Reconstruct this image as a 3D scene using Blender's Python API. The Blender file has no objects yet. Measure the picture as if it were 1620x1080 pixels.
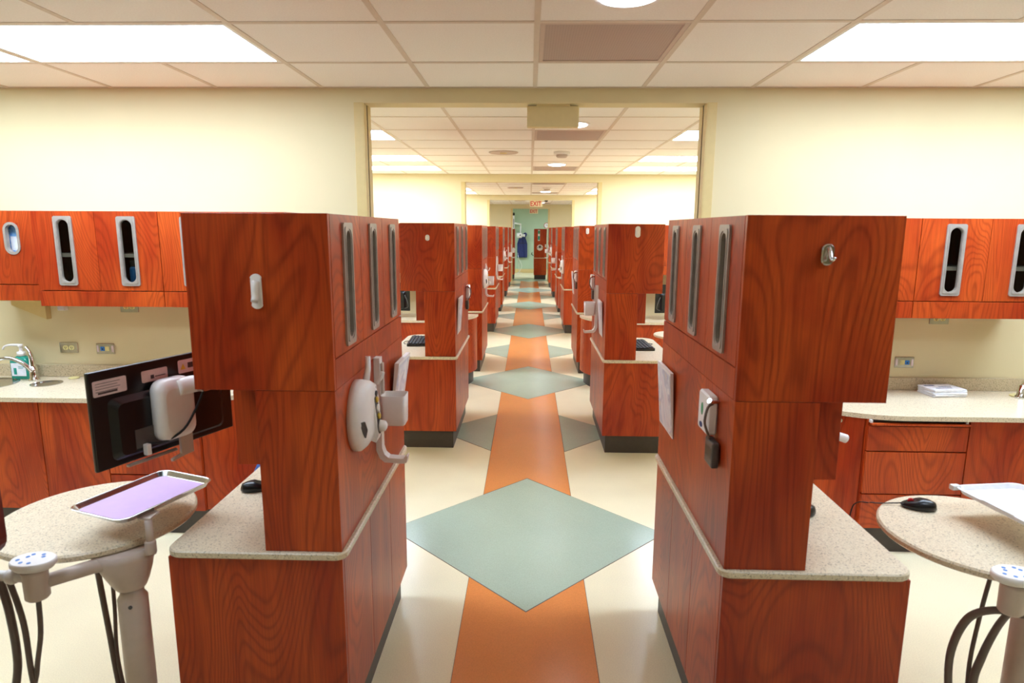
import bpy, bmesh, math, random
from mathutils import Vector, Matrix
random.seed(7)
R = math.radians
C = bpy.context.scene.collection
scene = bpy.context.scene

# ------------------------------------------------------------------ camera
CAM = Vector((0, 0, 1.7186)); F = 1005.4; PIT, YAW, ROL = R(10.0443), R(1.5215), R(0.3219)
fw = Vector((-math.sin(YAW)*math.cos(PIT), math.cos(YAW)*math.cos(PIT), -math.sin(PIT)))
rt = Vector((math.cos(YAW), math.sin(YAW), 0)); up = rt.cross(fw)
rt, up = math.cos(ROL)*rt + math.sin(ROL)*up, -math.sin(ROL)*rt + math.cos(ROL)*up
cd = bpy.data.cameras.new('camera'); cam = bpy.data.objects.new('camera', cd); C.objects.link(cam)
m = Matrix((rt, up, -fw)).transposed().to_4x4(); m.translation = CAM; cam.matrix_world = m
cd.sensor_fit = 'HORIZONTAL'; cd.sensor_width = 36; cd.lens = F/1620*36; cd.clip_start = .05; cd.clip_end = 100
cd.dof.use_dof = True; cd.dof.focus_distance = 5.2; cd.dof.aperture_fstop = 4.5
scene.camera = cam
# ------------------------------------------------------------------ world and exposure
w = bpy.data.worlds.new('world'); scene.world = w; w.use_nodes = True
w.node_tree.nodes['Background'].inputs[0].default_value = (1, .97, .93, 1)
w.node_tree.nodes['Background'].inputs[1].default_value = .05
vs = scene.view_settings
vs.view_transform = 'Standard'; vs.look = 'None'; vs.gamma = 1; vs.use_curve_mapping = False; vs.exposure = 1.03
TROFFER = 10.0      # emission of the ceiling light lenses

# ------------------------------------------------------------------ materials
def lin(c):
    return tuple(((v/255)/12.92 if v/255 <= .04045 else ((v/255+.055)/1.055)**2.4) for v in c) + (1,)
MATS = {}
def newmat(n):
    mt = bpy.data.materials.new(n); mt.use_nodes = True; MATS[n] = mt
    nt = mt.node_tree; return mt, nt, nt.nodes['Principled BSDF']
def N(nt, t, **kw):
    n = nt.nodes.new(t)
    for k, v in kw.items():
        if k in n.inputs: n.inputs[k].default_value = v
        else: setattr(n, k, v)
    return n
def L(nt, a, b): nt.links.new(a, b)
def plain(n, col, rough=.5, metal=0, noise=.04, nscale=30, spec=.5, coat=0):
    """flat colour with faint procedural mottling"""
    mt, nt, b = newmat(n)
    tc = N(nt, 'ShaderNodeTexCoord'); nz = N(nt, 'ShaderNodeTexNoise', Scale=nscale, Detail=3.0)
    L(nt, tc.outputs['Object'], nz.inputs['Vector'])
    c = lin(col); d = tuple(v*(1-noise*2) for v in c[:3])+(1,); e = tuple(min(1, v*(1+noise*2)) for v in c[:3])+(1,)
    rp = N(nt, 'ShaderNodeValToRGB'); rp.color_ramp.elements[0].position = .3; rp.color_ramp.elements[1].position = .7
    rp.color_ramp.elements[0].color = d; rp.color_ramp.elements[1].color = e
    L(nt, nz.outputs['Fac'], rp.inputs['Fac']); L(nt, rp.outputs['Color'], b.inputs['Base Color'])
    b.inputs['Roughness'].default_value = rough; b.inputs['Metallic'].default_value = metal
    b.inputs['Specular IOR Level'].default_value = spec; b.inputs['Coat Weight'].default_value = coat
    return mt
def wood(n, dark, mid, light, rough=.33):
    mt, nt, b = newmat(n)
    tc = N(nt, 'ShaderNodeTexCoord'); oi = N(nt, 'ShaderNodeObjectInfo')
    off = N(nt, 'ShaderNodeVectorMath', operation='SCALE'); off.inputs[0].default_value = (31, 17, 23)
    L(nt, oi.outputs['Random'], off.inputs['Scale'])
    ad = N(nt, 'ShaderNodeVectorMath', operation='ADD'); L(nt, tc.outputs['Object'], ad.inputs[0]); L(nt, off.outputs[0], ad.inputs[1])
    mp = N(nt, 'ShaderNodeMapping'); mp.inputs['Scale'].default_value = (1, 1, .3); L(nt, ad.outputs[0], mp.inputs['Vector'])
    n1 = N(nt, 'ShaderNodeTexNoise', Scale=2.3, Detail=2.5, Roughness=.35, Distortion=.7); L(nt, mp.outputs[0], n1.inputs['Vector'])
    k = N(nt, 'ShaderNodeMath', operation='MULTIPLY'); k.inputs[1].default_value = 280; L(nt, n1.outputs['Fac'], k.inputs[0])
    sn = N(nt, 'ShaderNodeMath', operation='SINE'); L(nt, k.outputs[0], sn.inputs[0])
    s2 = N(nt, 'ShaderNodeMath', operation='MULTIPLY_ADD'); s2.inputs[1].default_value = .5; s2.inputs[2].default_value = .5; L(nt, sn.outputs[0], s2.inputs[0])
    pw = N(nt, 'ShaderNodeMath', operation='POWER'); pw.inputs[1].default_value = 3.0; L(nt, s2.outputs[0], pw.inputs[0])
    mp2 = N(nt, 'ShaderNodeMapping'); mp2.inputs['Scale'].default_value = (1, 1, .025); L(nt, ad.outputs[0], mp2.inputs['Vector'])
    n2 = N(nt, 'ShaderNodeTexNoise', Scale=190.0, Detail=2.0, Roughness=.6); L(nt, mp2.outputs[0], n2.inputs['Vector'])
    n3 = N(nt, 'ShaderNodeTexNoise', Scale=4.0, Detail=4.0, Roughness=.55, Distortion=.4); L(nt, mp.outputs[0], n3.inputs['Vector'])
    rp = N(nt, 'ShaderNodeValToRGB'); cr = rp.color_ramp
    cr.elements[0].position = .36; cr.elements[0].color = lin(mid); cr.elements[1].position = .64; cr.elements[1].color = lin(light)
    L(nt, n3.outputs['Fac'], rp.inputs['Fac'])
    f1 = N(nt, 'ShaderNodeMath', operation='MULTIPLY'); f1.inputs[1].default_value = .4; L(nt, pw.outputs[0], f1.inputs[0])
    m1 = N(nt, 'ShaderNodeMix', data_type='RGBA'); L(nt, f1.outputs[0], m1.inputs['Factor']); L(nt, rp.outputs['Color'], m1.inputs[6]); m1.inputs[7].default_value = lin(dark)
    r2 = N(nt, 'ShaderNodeValToRGB'); r2.color_ramp.elements[0].position = .4; r2.color_ramp.elements[0].color = (.45, .45, .45, 1)
    r2.color_ramp.elements[1].position = .58; r2.color_ramp.elements[1].color = (1, 1, 1, 1); L(nt, n2.outputs['Fac'], r2.inputs['Fac'])
    m2 = N(nt, 'ShaderNodeMix', data_type='RGBA', blend_type='MULTIPLY'); m2.inputs['Factor'].default_value = .3
    L(nt, m1.outputs[2], m2.inputs[6]); L(nt, r2.outputs['Color'], m2.inputs[7]); L(nt, m2.outputs[2], b.inputs['Base Color'])
    b.inputs['Roughness'].default_value = rough; b.inputs['Specular IOR Level'].default_value = .35
    return mt
def stone(n, base, spk, lite, scale=190, rough=.3):
    mt, nt, b = newmat(n)
    tc = N(nt, 'ShaderNodeTexCoord'); n1 = N(nt, 'ShaderNodeTexNoise', Scale=scale, Detail=2.0, Roughness=.7); L(nt, tc.outputs['Object'], n1.inputs['Vector'])
    rp = N(nt, 'ShaderNodeValToRGB'); cr = rp.color_ramp
    cr.elements[0].position = .30; cr.elements[0].color = lin(spk); cr.elements[1].position = .44; cr.elements[1].color = lin(base)
    e = cr.elements.new(.60); e.color = lin(base); e = cr.elements.new(.72); e.color = lin(lite)
    L(nt, n1.outputs['Fac'], rp.inputs['Fac']); L(nt, rp.outputs['Color'], b.inputs['Base Color']); b.inputs['Roughness'].default_value = rough
    return mt
def vinyl(n, col, rough=.22):
    mt, nt, b = newmat(n)
    tc = N(nt, 'ShaderNodeTexCoord')
    n1 = N(nt, 'ShaderNodeTexNoise', Scale=1.6, Detail=4.0); L(nt, tc.outputs['Object'], n1.inputs['Vector'])
    n2 = N(nt, 'ShaderNodeTexNoise', Scale=220.0, Detail=1.0); L(nt, tc.outputs['Object'], n2.inputs['Vector'])
    ma = N(nt, 'ShaderNodeMath', operation='MULTIPLY_ADD'); ma.inputs[1].default_value = .5; L(nt, n2.outputs['Fac'], ma.inputs[0])
    hf = N(nt, 'ShaderNodeMath', operation='MULTIPLY'); hf.inputs[1].default_value = .5; L(nt, n1.outputs['Fac'], hf.inputs[0]); L(nt, hf.outputs[0], ma.inputs[2])
    rp = N(nt, 'ShaderNodeValToRGB'); c = lin(col)
    rp.color_ramp.elements[0].position = .3; rp.color_ramp.elements[0].color = tuple(v*.86 for v in c[:3])+(1,)
    rp.color_ramp.elements[1].position = .7; rp.color_ramp.elements[1].color = tuple(min(1, v*1.1) for v in c[:3])+(1,)
    L(nt, ma.outputs[0], rp.inputs['Fac']); L(nt, rp.outputs['Color'], b.inputs['Base Color'])
    n3 = N(nt, 'ShaderNodeTexNoise', Scale=5.0, Detail=2.0); L(nt, tc.outputs['Object'], n3.inputs['Vector'])
    bp = N(nt, 'ShaderNodeBump', Strength=.05, Distance=.02); L(nt, n3.outputs['Fac'], bp.inputs['Height']); L(nt, bp.outputs[0], b.inputs['Normal'])
    b.inputs['Roughness'].default_value = rough; b.inputs['Specular IOR Level'].default_value = .5
    return mt
def emit(n, col, s):
    mt, nt, b = newmat(n); b.inputs['Base Color'].default_value = lin((240, 240, 240))
    b.inputs['Emission Color'].default_value = lin(col); b.inputs['Emission Strength'].default_value = s
    return mt
def pane(n, tint, fac=.75):
    mt, nt, b = newmat(n); nt.nodes.remove(b); o = nt.nodes['Material Output']
    t = N(nt, 'ShaderNodeBsdfTransparent'); t.inputs[0].default_value = lin(tint)
    g = N(nt, 'ShaderNodeBsdfGlossy', Roughness=.08); g.inputs[0].default_value = (.9, .9, .9, 1)
    fr = N(nt, 'ShaderNodeFresnel', IOR=1.45); mx = N(nt, 'ShaderNodeMixShader')
    fm = N(nt, 'ShaderNodeMath', operation='MULTIPLY'); fm.inputs[1].default_value = .2; L(nt, fr.outputs[0], fm.inputs[0]); L(nt, fm.outputs[0], mx.inputs[0]); L(nt, t.outputs[0], mx.inputs[1]); L(nt, g.outputs[0], mx.inputs[2]); L(nt, mx.outputs[0], o.inputs[0])
    return mt
def perforated(n, col, hole):
    mt, nt, b = newmat(n); tc = N(nt, 'ShaderNodeTexCoord'); v = N(nt, 'ShaderNodeTexVoronoi', Scale=90.0, Randomness=0.0); L(nt, tc.outputs['Object'], v.inputs['Vector'])
    rp = N(nt, 'ShaderNodeValToRGB'); rp.color_ramp.elements[0].position = .32; rp.color_ramp.elements[0].color = lin(hole); rp.color_ramp.elements[1].position = .42; rp.color_ramp.elements[1].color = lin(col)
    L(nt, v.outputs['Distance'], rp.inputs['Fac']); L(nt, rp.outputs['Color'], b.inputs['Base Color']); b.inputs['Roughness'].default_value = .5
    return mt
def printed(n, cols, scale):
    """blotchy printed sheet"""
    mt, nt, b = newmat(n); tc = N(nt, 'ShaderNodeTexCoord'); nz = N(nt, 'ShaderNodeTexNoise', Scale=scale, Detail=3.0, Distortion=.8); L(nt, tc.outputs['Object'], nz.inputs['Vector'])
    rp = N(nt, 'ShaderNodeValToRGB'); cr = rp.color_ramp; cr.elements[0].position = .35; cr.elements[0].color = lin(cols[0]); cr.elements[1].position = .65; cr.elements[1].color = lin(cols[-1])
    for i, c in enumerate(cols[1:-1]): e = cr.elements.new(.35+.3*(i+1)/(len(cols)-1)); e.color = lin(c)
    L(nt, nz.outputs['Fac'], rp.inputs['Fac']); L(nt, rp.outputs['Color'], b.inputs['Base Color']); b.inputs['Roughness'].default_value = .35
    return mt

wood('cherry', (112, 26, 8), (166, 50, 16), (204, 84, 30))
plain('cherry_inside', (120, 62, 36), .5)
plain('toe', (66, 56, 50), .45)
stone('quartz', (226, 208, 176), (142, 122, 96), (246, 236, 214))
stone('quartz_edge', (206, 186, 150), (120, 102, 78), (232, 218, 190))
plain('wall_paint', (228, 211, 166), .75, noise=.008, nscale=3)
plain('green_paint', (178, 200, 170), .7, noise=.01, nscale=3)
plain('trim_paint', (222, 196, 134), .5, noise=.01)
plain('dark_gap', (40, 30, 22), .6)
plain('tile', (252, 246, 240), .9, noise=.02, nscale=160)
plain('tbar', (222, 208, 192), .5, noise=.01)
vinyl('floor_cream', (248, 232, 194)); vinyl('floor_orange', (230, 138, 68)); vinyl('floor_teal', (172, 186, 164))
plain('seam', (96, 74, 54), .6)
emit('lens', (208, 230, 255), TROFFER); emit('lens_fill', (208, 230, 255), TROFFER*.5); emit('can_lens', (240, 244, 255), 9.0)
plain('white_metal', (236, 234, 230), .35); plain('white_plastic', (244, 236, 230), .4, noise=.01)
plain('beige_plastic', (206, 186, 172), .45, noise=.015)
plain('grey_frame', (172, 160, 148), .35, metal=.3)
pane('glass', (212, 208, 200))
plain('shelf_white', (236, 236, 232), .5)
plain('steel', (200, 198, 194), .22, metal=1); plain('chrome', (225, 225, 225), .08, metal=1)
plain('black_plastic', (16, 15, 17), .3); plain('black_rubber', (26, 24, 24), .6); plain('screen_black', (8, 8, 10), .12)
plain('hose', (104, 88, 80), .5); plain('label_white', (226, 204, 204), .5); plain('label_ink', (70, 56, 58), .6)
plain('lavender', (208, 172, 214), .6, noise=.01)
plain('red', (206, 28, 30), .4); plain('blue', (44, 120, 200), .4); plain('navy', (30, 44, 104), .6); plain('stool_blue', (24, 76, 134), .5)
plain('yellow', (226, 186, 70), .45); plain('green_ink', (40, 150, 100), .45); plain('gel', (40, 150, 130), .12); plain('dark_grey', (84, 78, 76), .4)
plain('ivory', (232, 218, 150), .45); plain('sign_face', (238, 222, 178), .4, noise=.01); plain('sign_back', (226, 204, 150), .5, noise=.01)
plain('exit_red', (200, 14, 20), .4)
plain('maroon', (112, 30, 14), .45); plain('paper', (240, 238, 240), .6)
perforated('perf', (186, 164, 154), (120, 104, 98))
printed('poster', [(226, 214, 220), (236, 232, 232), (190, 186, 204), (226, 206, 186)], 9)
printed('glove_box', [(40, 110, 210), (150, 200, 245), (60, 130, 220)], 18)
pane('clear', (240, 240, 245))

# ------------------------------------------------------------------ mesh builder
def rrect(x0, x1, y0, y1, r, n=5):
    """rounded rectangle, counter-clockwise; r = one radius or 4 (x1y1, x0y1, x0y0, x1y0)"""
    rs = r if isinstance(r, (list, tuple)) else [r]*4; pts = []
    for i, (cx, cy, sx, sy) in enumerate(((x1, y1, -1, -1), (x0, y1, 1, -1), (x0, y0, 1, 1), (x1, y0, -1, 1))):
        q = max(rs[i], 1e-4)
        for j in range(n+1):
            a = math.pi/2*(i + j/n); pts.append((cx+sx*q+q*math.cos(a), cy+sy*q+q*math.sin(a)))
    return pts
def ellipse(cx, cy, a, b, n=32): return [(cx+a*math.cos(2*math.pi*i/n), cy+b*math.sin(2*math.pi*i/n)) for i in range(n)]
def mapper(plane):
    return {'xy': lambda a, b, c: (a, b, c), 'yz': lambda a, b, c: (c, a, b), 'xz': lambda a, b, c: (a, c, b)}[plane]
class MB:
    def __init__(s): s.v = []; s.f = []; s.m = []; s.sm = []
    def add(s, vs, fs, mi=0, smooth=False):
        o = len(s.v); s.v += [tuple(v) for v in vs]; s.f += [tuple(i+o for i in f) for f in fs]; s.m += [mi]*len(fs); s.sm += [smooth]*len(fs); return s
    def box(s, x0, x1, y0, y1, z0, z1, b=0, mi=0):
        x0, x1 = min(x0, x1), max(x0, x1); y0, y1 = min(y0, y1), max(y0, y1); z0, z1 = min(z0, z1), max(z0, z1)
        if b <= 0:
            v = [(x, y, z) for z in (z0, z1) for y in (y0, y1) for x in (x0, x1)]
            return s.add(v, [(0, 2, 3, 1), (4, 5, 7, 6), (0, 1, 5, 4), (2, 6, 7, 3), (0, 4, 6, 2), (1, 3, 7, 5)], mi)
        bm = bmesh.new(); bmesh.ops.create_cube(bm, size=1)
        for q in bm.verts: q.co = ((x0+x1)/2+q.co.x*(x1-x0), (y0+y1)/2+q.co.y*(y1-y0), (z0+z1)/2+q.co.z*(z1-z0))
        bmesh.ops.bevel(bm, geom=bm.edges[:], offset=b, segments=2, profile=.6, affect='EDGES')
        bm.verts.index_update(); vv = [q.co[:] for q in bm.verts]; ff = [[q.index for q in f.verts] for f in bm.faces]; bm.free()
        return s.add(vv, ff, mi)
    def prism(s, pts, c0, c1, plane='xy', mi=0, b=0, smooth=False):
        """extruded outline; b = chamfer on both rims"""
        M = mapper(plane); n = len(pts); cx = sum(p[0] for p in pts)/n; cy = sum(p[1] for p in pts)/n
        def inset(k):
            if k == 0: return pts
            o = []
            for i in range(n):
                p0, p1, p2 = Vector(pts[i-1]), Vector(pts[i]), Vector(pts[(i+1) % n])
                e1 = p1-p0; e2 = p2-p1
                if e1.length < 1e-7: e1 = e2
                if e2.length < 1e-7: e2 = e1
                t = e1.normalized()+e2.normalized(); t = t.normalized() if t.length > 1e-6 else e1.normalized()
                o.append((p1.x-t.y*k, p1.y+t.x*k))
            return o
        area = sum(pts[i-1][0]*pts[i][1]-pts[i][0]*pts[i-1][1] for i in range(n)); sg = 1 if area > 0 else -1
        sd = 1 if c1 > c0 else -1
        lv = [(c0, 0), (c1, 0)] if b == 0 else [(c0, b), (c0+sd*b, 0), (c1-sd*b, 0), (c1, b)]
        v = []
        for c, k in lv: v += [M(p[0], p[1], c) for p in inset(sg*k)]
        fs = []
        for l in range(len(lv)-1):
            for i in range(n):
                j = (i+1) % n; fs.append((l*n+i, l*n+j, (l+1)*n+j, (l+1)*n+i))
        s.add(v, fs, mi, smooth); o = len(s.v)-len(v)
        s.f += [tuple(o+i for i in reversed(range(n))), tuple(o+(len(lv)-1)*n+i for i in range(n))]; s.m += [mi]*2; s.sm += [False]*2
        return s
    def ring(s, outer, inner, c0, c1, plane='xy', mi=0):
        M = mapper(plane); n = len(outer); v = [M(p[0], p[1], c) for c in (c0, c1) for p in outer]+[M(p[0], p[1], c) for c in (c0, c1) for p in inner]; fs = []
        for i in range(n):
            j = (i+1) % n
            fs += [(i, j, n+j, n+i), (2*n+j, 2*n+i, 3*n+i, 3*n+j), (j, i, 2*n+i, 2*n+j), (n+i, n+j, 3*n+j, 3*n+i)]
        return s.add(v, fs, mi)
    def lathe(s, prof, c=(0, 0, 0), axis='z', n=24, mi=0, smooth=True):
        """prof = [(r, h)...] about an axis through c"""
        v = []; fs = []
        for r, h in prof:
            for i in range(n):
                a = 2*math.pi*i/n; p = (r*math.cos(a), r*math.sin(a), h)
                if axis == 'x': p = (p[2], p[0], p[1])
                if axis == 'y': p = (p[0], p[2], p[1])
                v.append((p[0]+c[0], p[1]+c[1], p[2]+c[2]))
        for l in range(len(prof)-1):
            for i in range(n):
                j = (i+1) % n; fs.append((l*n+i, l*n+j, (l+1)*n+j, (l+1)*n+i))
        k = len(prof)-1; s.add(v, fs, mi, smooth); o = len(s.v)-len(v)
        s.f += [tuple(o+i for i in reversed(range(n))), tuple(o+k*n+i for i in range(n))]; s.m += [mi]*2; s.sm += [False]*2
        return s
    def tube(s, pts, r, n=10, mi=0, smoothpts=0):
        P = [Vector(p) for p in pts]
        if smoothpts:
            Q = []
            for i in range(len(P)-1):
                p0, p1, p2, p3 = P[max(i-1, 0)], P[i], P[i+1], P[min(i+2, len(P)-1)]
                for j in range(smoothpts):
                    t = j/smoothpts; Q.append(.5*((2*p1)+(p2-p0)*t+(2*p0-5*p1+4*p2-p3)*t*t+(3*p1-p0-3*p2+p3)*t**3))
            P = Q+[P[-1]]
        rs = r if isinstance(r, (list, tuple)) else [r]*len(P)
        if len(rs) != len(P): rs = [rs[0]+(rs[-1]-rs[0])*i/(len(P)-1) for i in range(len(P))]
        v = []; fs = []; d = None; prev = None
        for i, p in enumerate(P):
            t = (P[min(i+1, len(P)-1)]-P[max(i-1, 0)]).normalized()
            if prev is None: a = t.orthogonal().normalized()
            else: a = (prev-t*prev.dot(t)).normalized()
            prev = a; bb = t.cross(a)
            v += [(p+rs[i]*(math.cos(2*math.pi*k/n)*a+math.sin(2*math.pi*k/n)*bb))[:] for k in range(n)]
        for l in range(len(P)-1):
            for i in range(n):
                j = (i+1) % n; fs.append((l*n+i, l*n+j, (l+1)*n+j, (l+1)*n+i))
        s.add(v, fs, mi, True); o = len(s.v)-len(v); k = len(P)-1
        s.f += [tuple(o+i for i in reversed(range(n))), tuple(o+k*n+i for i in range(n))]; s.m += [mi]*2; s.sm += [False]*2
        return s
    def loft(s, loops, mi=0, smooth=True, cap=True):
        n = len(loops[0]); v = [p for lp in loops for p in lp]; fs = []
        for l in range(len(loops)-1):
            for i in range(n):
                j = (i+1) % n; fs.append((l*n+i, l*n+j, (l+1)*n+j, (l+1)*n+i))
        s.add(v, fs, mi, smooth); o = len(s.v)-len(v); k = len(loops)-1
        if cap: s.f += [tuple(o+i for i in reversed(range(n))), tuple(o+k*n+i for i in range(n))]; s.m += [mi]*2; s.sm += [False]*2
        return s
    def mesh(s, name, mats):
        me = bpy.data.meshes.new(name); me.from_pydata(s.v, [], s.f)
        for mt in (mats if isinstance(mats, (list, tuple)) else [mats]): me.materials.append(MATS[mt])
        me.polygons.foreach_set('material_index', s.m); me.polygons.foreach_set('use_smooth', s.sm)
        bm = bmesh.new(); bm.from_mesh(me); bmesh.ops.recalc_face_normals(bm, faces=bm.faces[:]); bm.to_mesh(me); bm.free()
        me.update(); return me
    def build(s, name, mats, parent=None, loc=(0, 0, 0), rot=(0, 0, 0)):
        return put(name, s.mesh(name, mats), parent, loc, rot)
def put(name, me, parent=None, loc=(0, 0, 0), rot=(0, 0, 0)):
    o = bpy.data.objects.new(name, me); C.objects.link(o); o.parent = parent; o.location = loc; o.rotation_euler = rot; return o
def tag(o, label, cat, group=None):
    o['label'] = label; o['category'] = cat
    if group: o['group'] = group
    return o
def thing(name, label, cat, loc=(0, 0, 0), rotz=0, group=None):
    return tag(put(name, None, None, loc, (0, 0, rotz)), label, cat, group)
def struct(o, label=None):
    o['kind'] = 'structure'
    if label: o['label'] = label
    return o
def text_mesh(s, size, depth):
    cu = bpy.data.curves.new('lettering', 'FONT'); cu.body = s; cu.size = size; cu.extrude = depth; cu.offset = size*.02; cu.align_x = 'CENTER'; cu.align_y = 'CENTER'
    o = bpy.data.objects.new('lettering', cu); C.objects.link(o); dg = bpy.context.evaluated_depsgraph_get()
    me = bpy.data.meshes.new_from_object(o.evaluated_get(dg)); bpy.data.objects.remove(o); bpy.data.curves.remove(cu); return me

# ------------------------------------------------------------------ room geometry
CEIL = 2.507; T = .6096; XG = .0212; Y1 = 3.803; PER = 5.784
XS = 4.9; YB = -5.6; YE = 25.45
WY = [Y1+i*PER for i in range(4)]; TH = .14
XL, XR = -.5624, .5752
# floor
flo = struct(MB().box(-XS-.2, XS+.2, YB-.2, YE+.2, -.12, 0).build('floor', 'floor_cream'), 'cream sheet vinyl floor with inlaid orange stripe and teal diamonds')
SW = .2876; DW = .789; DL = 1.5746; D0 = 2.637; DP = 3.678
def inlay(name, pts, mat):
    n = len(pts); c = Vector((sum(p[0] for p in pts)/n, sum(p[1] for p in pts)/n))
    area = sum(pts[i-1][0]*pts[i][1]-pts[i][0]*pts[i-1][1] for i in range(n)); sg = 1 if area > 0 else -1
    ins = []
    for i in range(n):
        p0, p1, p2 = Vector(pts[i-1]), Vector(pts[i]), Vector(pts[(i+1) % n])
        n1 = (p1-p0).normalized(); n2 = (p2-p1).normalized(); n1 = Vector((-n1.y, n1.x))*sg; n2 = Vector((-n2.y, n2.x))*sg
        b = n1+n2; k = .003/max(.2, (1+n1.dot(n2))/2)/2; q = p1+b*k; ins.append((q.x, q.y))
    mb = MB(); v = [(p[0]-c.x, p[1]-c.y, -.0005) for p in pts]+[(p[0]-c.x, p[1]-c.y, .0012) for p in pts]+[(p[0]-c.x, p[1]-c.y, .0018) for p in ins]
    fs = [(i, (i+1) % n, n+(i+1) % n, n+i) for i in range(n)]+[(n+i, n+(i+1) % n, 2*n+(i+1) % n, 2*n+i) for i in range(n)]
    mb.add(v, fs, 1); mb.add(v[2*n:], [tuple(range(n))], 0)
    return mb.build(name, [mat, 'seam'], flo, (c.x, c.y, 0))
ye = DL/2*(1-SW/DW)      # half length of a diamond at the stripe edge
for k in range(-1, 6):
    yc = D0+k*DP+DL/2
    if yc+DL/2 < YE: inlay('teal_diamond', [(0, yc-DL/2), (DW, yc), (0, yc+DL/2), (-DW, yc)], 'floor_teal')
    if k < 5:
        yn = yc+DP
        inlay('orange_stripe', [(-SW, yc+ye), (0, yc+DL/2), (SW, yc+ye), (SW, yn-ye), (0, yn-DL/2), (-SW, yn-ye)], 'floor_orange')
        ym = yc+DP/2
        for s in (-1, 1): inlay('teal_wedge', [(s*SW, ym-ye), (s*DW, ym), (s*SW, ym+ye)], 'floor_teal')
# walls
struct(MB().box(-XS-.15, -XS, YB-.15, YE+.15, 0, CEIL+.1).build('wall_left', 'wall_paint'))
struct(MB().box(XS, XS+.15, YB-.15, YE+.15, 0, CEIL+.1).build('wall_right', 'wall_paint'))
struct(MB().box(-XS, XS, YB-.15, YB, 0, CEIL+.1).build('wall_back', 'wall_paint'))
gw = struct(MB().box(-XS, XS, YE, YE+.15, 0, CEIL+.1).build('wall_end', 'green_paint'), 'pale green end wall of the far room')
struct(MB().box(-XS, XS, YE-.015, YE-.001, 0, .15, .003).build('baseboard_end', 'trim_paint'))
OPEN = [(-.962, .998), (-.962, .998), (-.962, .998), (-.568, .596)]; HEAD = [2.425, 2.395, 2.39, 2.37]
SIDE = ['near', 'middle', 'far', 'last']; tn = 0
for i, y in enumerate(WY):
    a, b = OPEN[i]; hd = HEAD[i]
    wl = struct(MB().box(-XS, a, y, y+TH, 0, CEIL+.1).box(b, XS, y, y+TH, 0, CEIL+.1).box(a, b, y, y+TH, hd, CEIL+.1).build('wall_'+SIDE[i], 'wall_paint'))
    for x, s in ((a, -1), (b, 1)):
        tn += 1
        mb = MB().box(x, x+s*.054, y-.012, y-.0005, 0, hd+.002, .003).box(x-s*.004, x+s*.0005, y-.012, y+.055, 0, hd-.001).box(x-s*.004, x+s*.0005, y+.08, y+TH+.01, 0, hd-.001)
        mb.box(x-s*.001, x+s*.0005, y+.055, y+.08, 0, hd-.001, mi=1)
        struct(mb.build('trim_%d' % tn, ['trim_paint', 'dark_gap']), 'painted jamb and casing of the aisle opening')
# ceilings: slab, lay-in tiles, grid bars
bounds = [(YB, WY[0])]+[(WY[i]+TH, WY[i+1]) for i in range(3)]+[(WY[3]+TH, YE)]
tile_me = MB().box(-T/2+.009, T/2-.009, -T/2+.009, T/2-.009, 0, .018, .003).mesh('ceiling_tile', 'tile')
half = {}
LIGHTC = [(-6, -4), (-4, -2), (2, 4), (4, 6)]; LIGHTR = (0, 2, 5); VENTR = (0, 5)
rowlab = {0: 'nearest the far wall', 2: 'in the middle row', 5: 'in the front row'}
room_names = ['first room', 'second room', 'third room', 'fourth room', 'end room']
trof_frame = MB().ring(rrect(-T+.012, T-.012, -T/2+.012, T/2-.012, .001), rrect(-T+.03, T-.03, -T/2+.03, T/2-.03, .001), 0, .02).box(-T+.012, T-.012, -T/2+.012, T/2-.012, .02, .05).mesh('light_frame', 'white_metal')
trof_lens = MB().box(-T+.028, T-.028, -T/2+.028, T/2-.028, .004, .012).mesh('diffuser', 'lens')
trof_fill = MB().box(-T+.028, T-.028, -T/2+.028, T/2-.028, .004, .012).mesh('diffuser', 'lens_fill')      # unseen fill row added overhead to brighten the pod fronts, emission halved
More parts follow.
